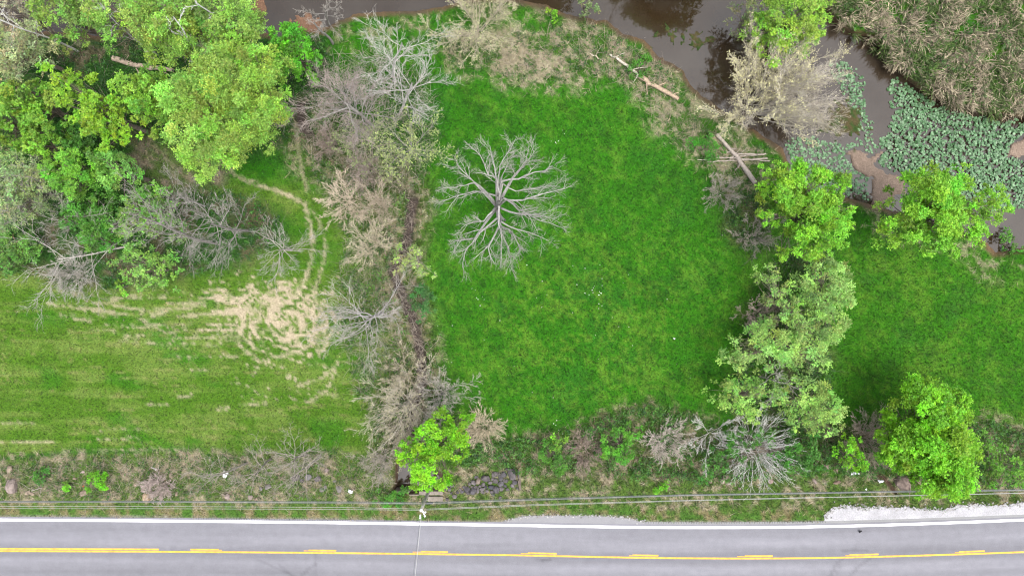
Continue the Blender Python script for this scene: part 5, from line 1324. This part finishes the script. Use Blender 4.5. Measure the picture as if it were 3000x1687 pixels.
for j, (dv, r, mt, lb) in enumerate([(-2.6,.016,'cable_dark',"topmost dark cable of the bundle"), (-.6,.02,'cable_dark',"second dark cable of the bundle"), (1.3,.014,'cable_light',"pale grey cable inside the dark bundle"), (3.4,.018,'cable_dark',"lowest dark cable of the bundle")]):
    cable(lb + " left of the utility pole", [(a, b + dv * (1.0 if a > 700 else .7)) for a, b in k6], [6.6] * 5, r, M[mt], GC)
    cable(lb + " right of the utility pole", [(a, b + dv * (1.0 if a < 2000 else .7)) for a, b in k6r], [6.6] * 6, r, M[mt], GC)
cable("upper bare white cable left of the utility pole", [(-900,1478),(0,1482),(500,1482.5),(1000,1485),(1234,1490)], [8.4] * 5, .0145, M['cable_light'], GC)
cable("lower bare white cable left of the utility pole", [(-900,1486),(0,1488.5),(500,1489),(1000,1491),(1234,1493.5)], [8.4] * 5, .0145, M['cable_light'], GC)
cable("upper bare white cable right of the utility pole", [(1236,1490.5),(1560,1477),(2000,1464.8),(2388,1456),(3000,1443),(3900,1425)], [8.4] * 6, .0145, M['cable_light'], GC)
cable("lower bare white cable right of the utility pole", [(1236,1493.5),(1560,1480),(2000,1466.6),(2388,1457.3),(3000,1444),(3900,1426)], [8.4] * 6, .014, M['cable_light'], GC)
GX = "lines crossing the road from the pole"
cable("dark line crossing the road from the utility pole", [(1232,1512),(1222,1592),(1210,1687),(1180,1900)], [8.2, 8.0, 7.8, 7.6], .024, M['cable_dark'], GX)
cable("pale line crossing the road from the utility pole, beside the dark one", [(1234,1512),(1226,1592),(1216,1687),(1190,1900)], [8.2, 8.0, 7.8, 7.6], .022, M['cable_light'], GX)
cable("thin guy wire from the pole down into the vivid green tree, left of two", [(1236,1488),(1240,1440),(1243,1400)], [7.8, 4.6, .2], .010, M['cable_light'], "guy wires of the pole")
cable("thin guy wire from the pole down into the vivid green tree, right of two", [(1238,1486),(1248,1440),(1252,1404)], [7.6, 4.2, .2], .010, M['cable_light'], "guy wires of the pole")

# ------------------------------------------------------------------ litter
def scrap(name, label, u, v, w, h_, mat, seed, cat, zt=.08):
    rng = np.random.default_rng(seed); z = gz(u, v)
    bm = bmesh.new()
    n = 5; vs = [[bm.verts.new(((i / (n - 1) - .5) * w / S * (1 + .15 * rng.normal()), (j / (n - 1) - .5) * h_ / S * (1 + .15 * rng.normal()), zt * (.8 + 1.2 * rng.random()))) for j in range(n)] for i in range(n)]
    for i in range(n - 1):
        for j in range(n - 1): bm.faces.new((vs[i][j], vs[i + 1][j], vs[i + 1][j + 1], vs[i][j + 1]))
    r = bmesh.ops.extrude_face_region(bm, geom=bm.faces[:])
    for e in r['geom']:
        if isinstance(e, bmesh.types.BMVert): e.co.z += .05
    bmesh.ops.recalc_face_normals(bm, faces=bm.faces[:])
    p = P(u, v, z)
    o = bm_obj(name, bm, mat, None, (p[0], p[1], z + .1))
    o.rotation_euler = (0, 0, rng.uniform(-.6, .6))
    return tag(o, label, cat)
scrap("plastic_sheet", "bright white crumpled plastic sheet on the verge under the leafless saplings", 669, 1382, 16, 15, M['white_litter'], 1, "litter", .5)
scrap("plastic_bag", "white plastic bag beside the ditch under the lime tree", 2572, 1405, 14, 7, M['white_litter'], 2, "litter", .3)
scrap("plastic_bag", "white crumpled bag in pinkish dry brush left of the culvert", 1030, 1436, 12, 8, M['white_litter'], 3, "litter", .2)
scrap("drink_can", "red drink can at the left side of the round bright green bush", 249, 1421, 4, 3.5, M['red_plastic'], 4, "can", .1)
scrap("tyre_scrap", "small black scrap of tyre on the near lane by the white edge line", 2514, 1551.5, 8, 4.5, M['black_rubber'], 5, "litter", .25)
scrap("paper_scrap", "pale scrap of rubbish under the small vivid green tree", 2500, 1383, 22, 6, M['white_litter'], 6, "litter", .2)
scrap("paper_scrap", "tiny white scrap in the grass just above the cables at lower right", 2533, 1430, 5, 4, M['white_litter'], 7, "litter", .15)
scrap("paper_scrap", "tiny white speck of paper in the meadow near its right edge", 1973, 991, 5, 4, M['white_litter'], 8, "litter", .2)

# loose stones spilled round the gravel lot and along the pull-off
rng = np.random.default_rng(61)
edge = [(2415,1512),(2437,1489),(2481,1477),(2536,1487),(2582,1483),(2699,1487),(2761,1493),(2807,1479),(2873,1477),(2963,1477),(3000,1469)]
K = 420
ti = rng.random(K) * (len(edge) - 1); i_ = ti.astype(int); w_ = (ti - i_)[:, None]
ev = np.array(edge, float); pe = ev[i_] * (1 - w_) + ev[i_ + 1] * w_ + rng.normal(size=(K, 2)) * [4, 4.5]
K2 = 160
pe2 = np.stack([rng.uniform(1480, 1900, K2), np.interp(rng.uniform(1480, 1900, K2), [1480, 1600, 1760, 1900], [1524, 1509, 1510, 1528])], 1)
pe2[:, 1] = np.interp(pe2[:, 0], [1480, 1540, 1600, 1760, 1838, 1900], [1524, 1510, 1508, 1509, 1516, 1527]) + rng.normal(size=K2) * 2.5
pe = np.concatenate([pe, pe2]); K = len(pe)
pz = np.maximum(land(pe[:, 0], pe[:, 1])[0], 0) + .02
p = P(pe[:, 0], pe[:, 1], 0.0); p[:, 2] = np.maximum(pz, ROAD_Z - .02)
sz = rng.uniform(.03, .11, K)
off = np.array([(-1, -.8, 0), (1, -.7, 0), (.9, 1, 0), (-.8, .9, 0), (.1, 0, .8)])
V = p[:, None] + off[None] * sz[:, None, None] * rng.uniform(.7, 1.3, (K, 5, 1))
f = np.array([(0, 1, 4), (1, 2, 4), (2, 3, 4), (3, 0, 4)])
g = Geo(); g.add(V, (np.arange(K)[:, None, None] * 5 + f[None]).reshape(-1, 3), np.repeat(np.array([.28, .27, .265]) * rng.uniform(.6, 1.1, (K, 1)), 5, 0))
tag(g.build("gravel_stones", M['rock']), "loose pale stones spilled round the gravel lot", None, None, "stuff")
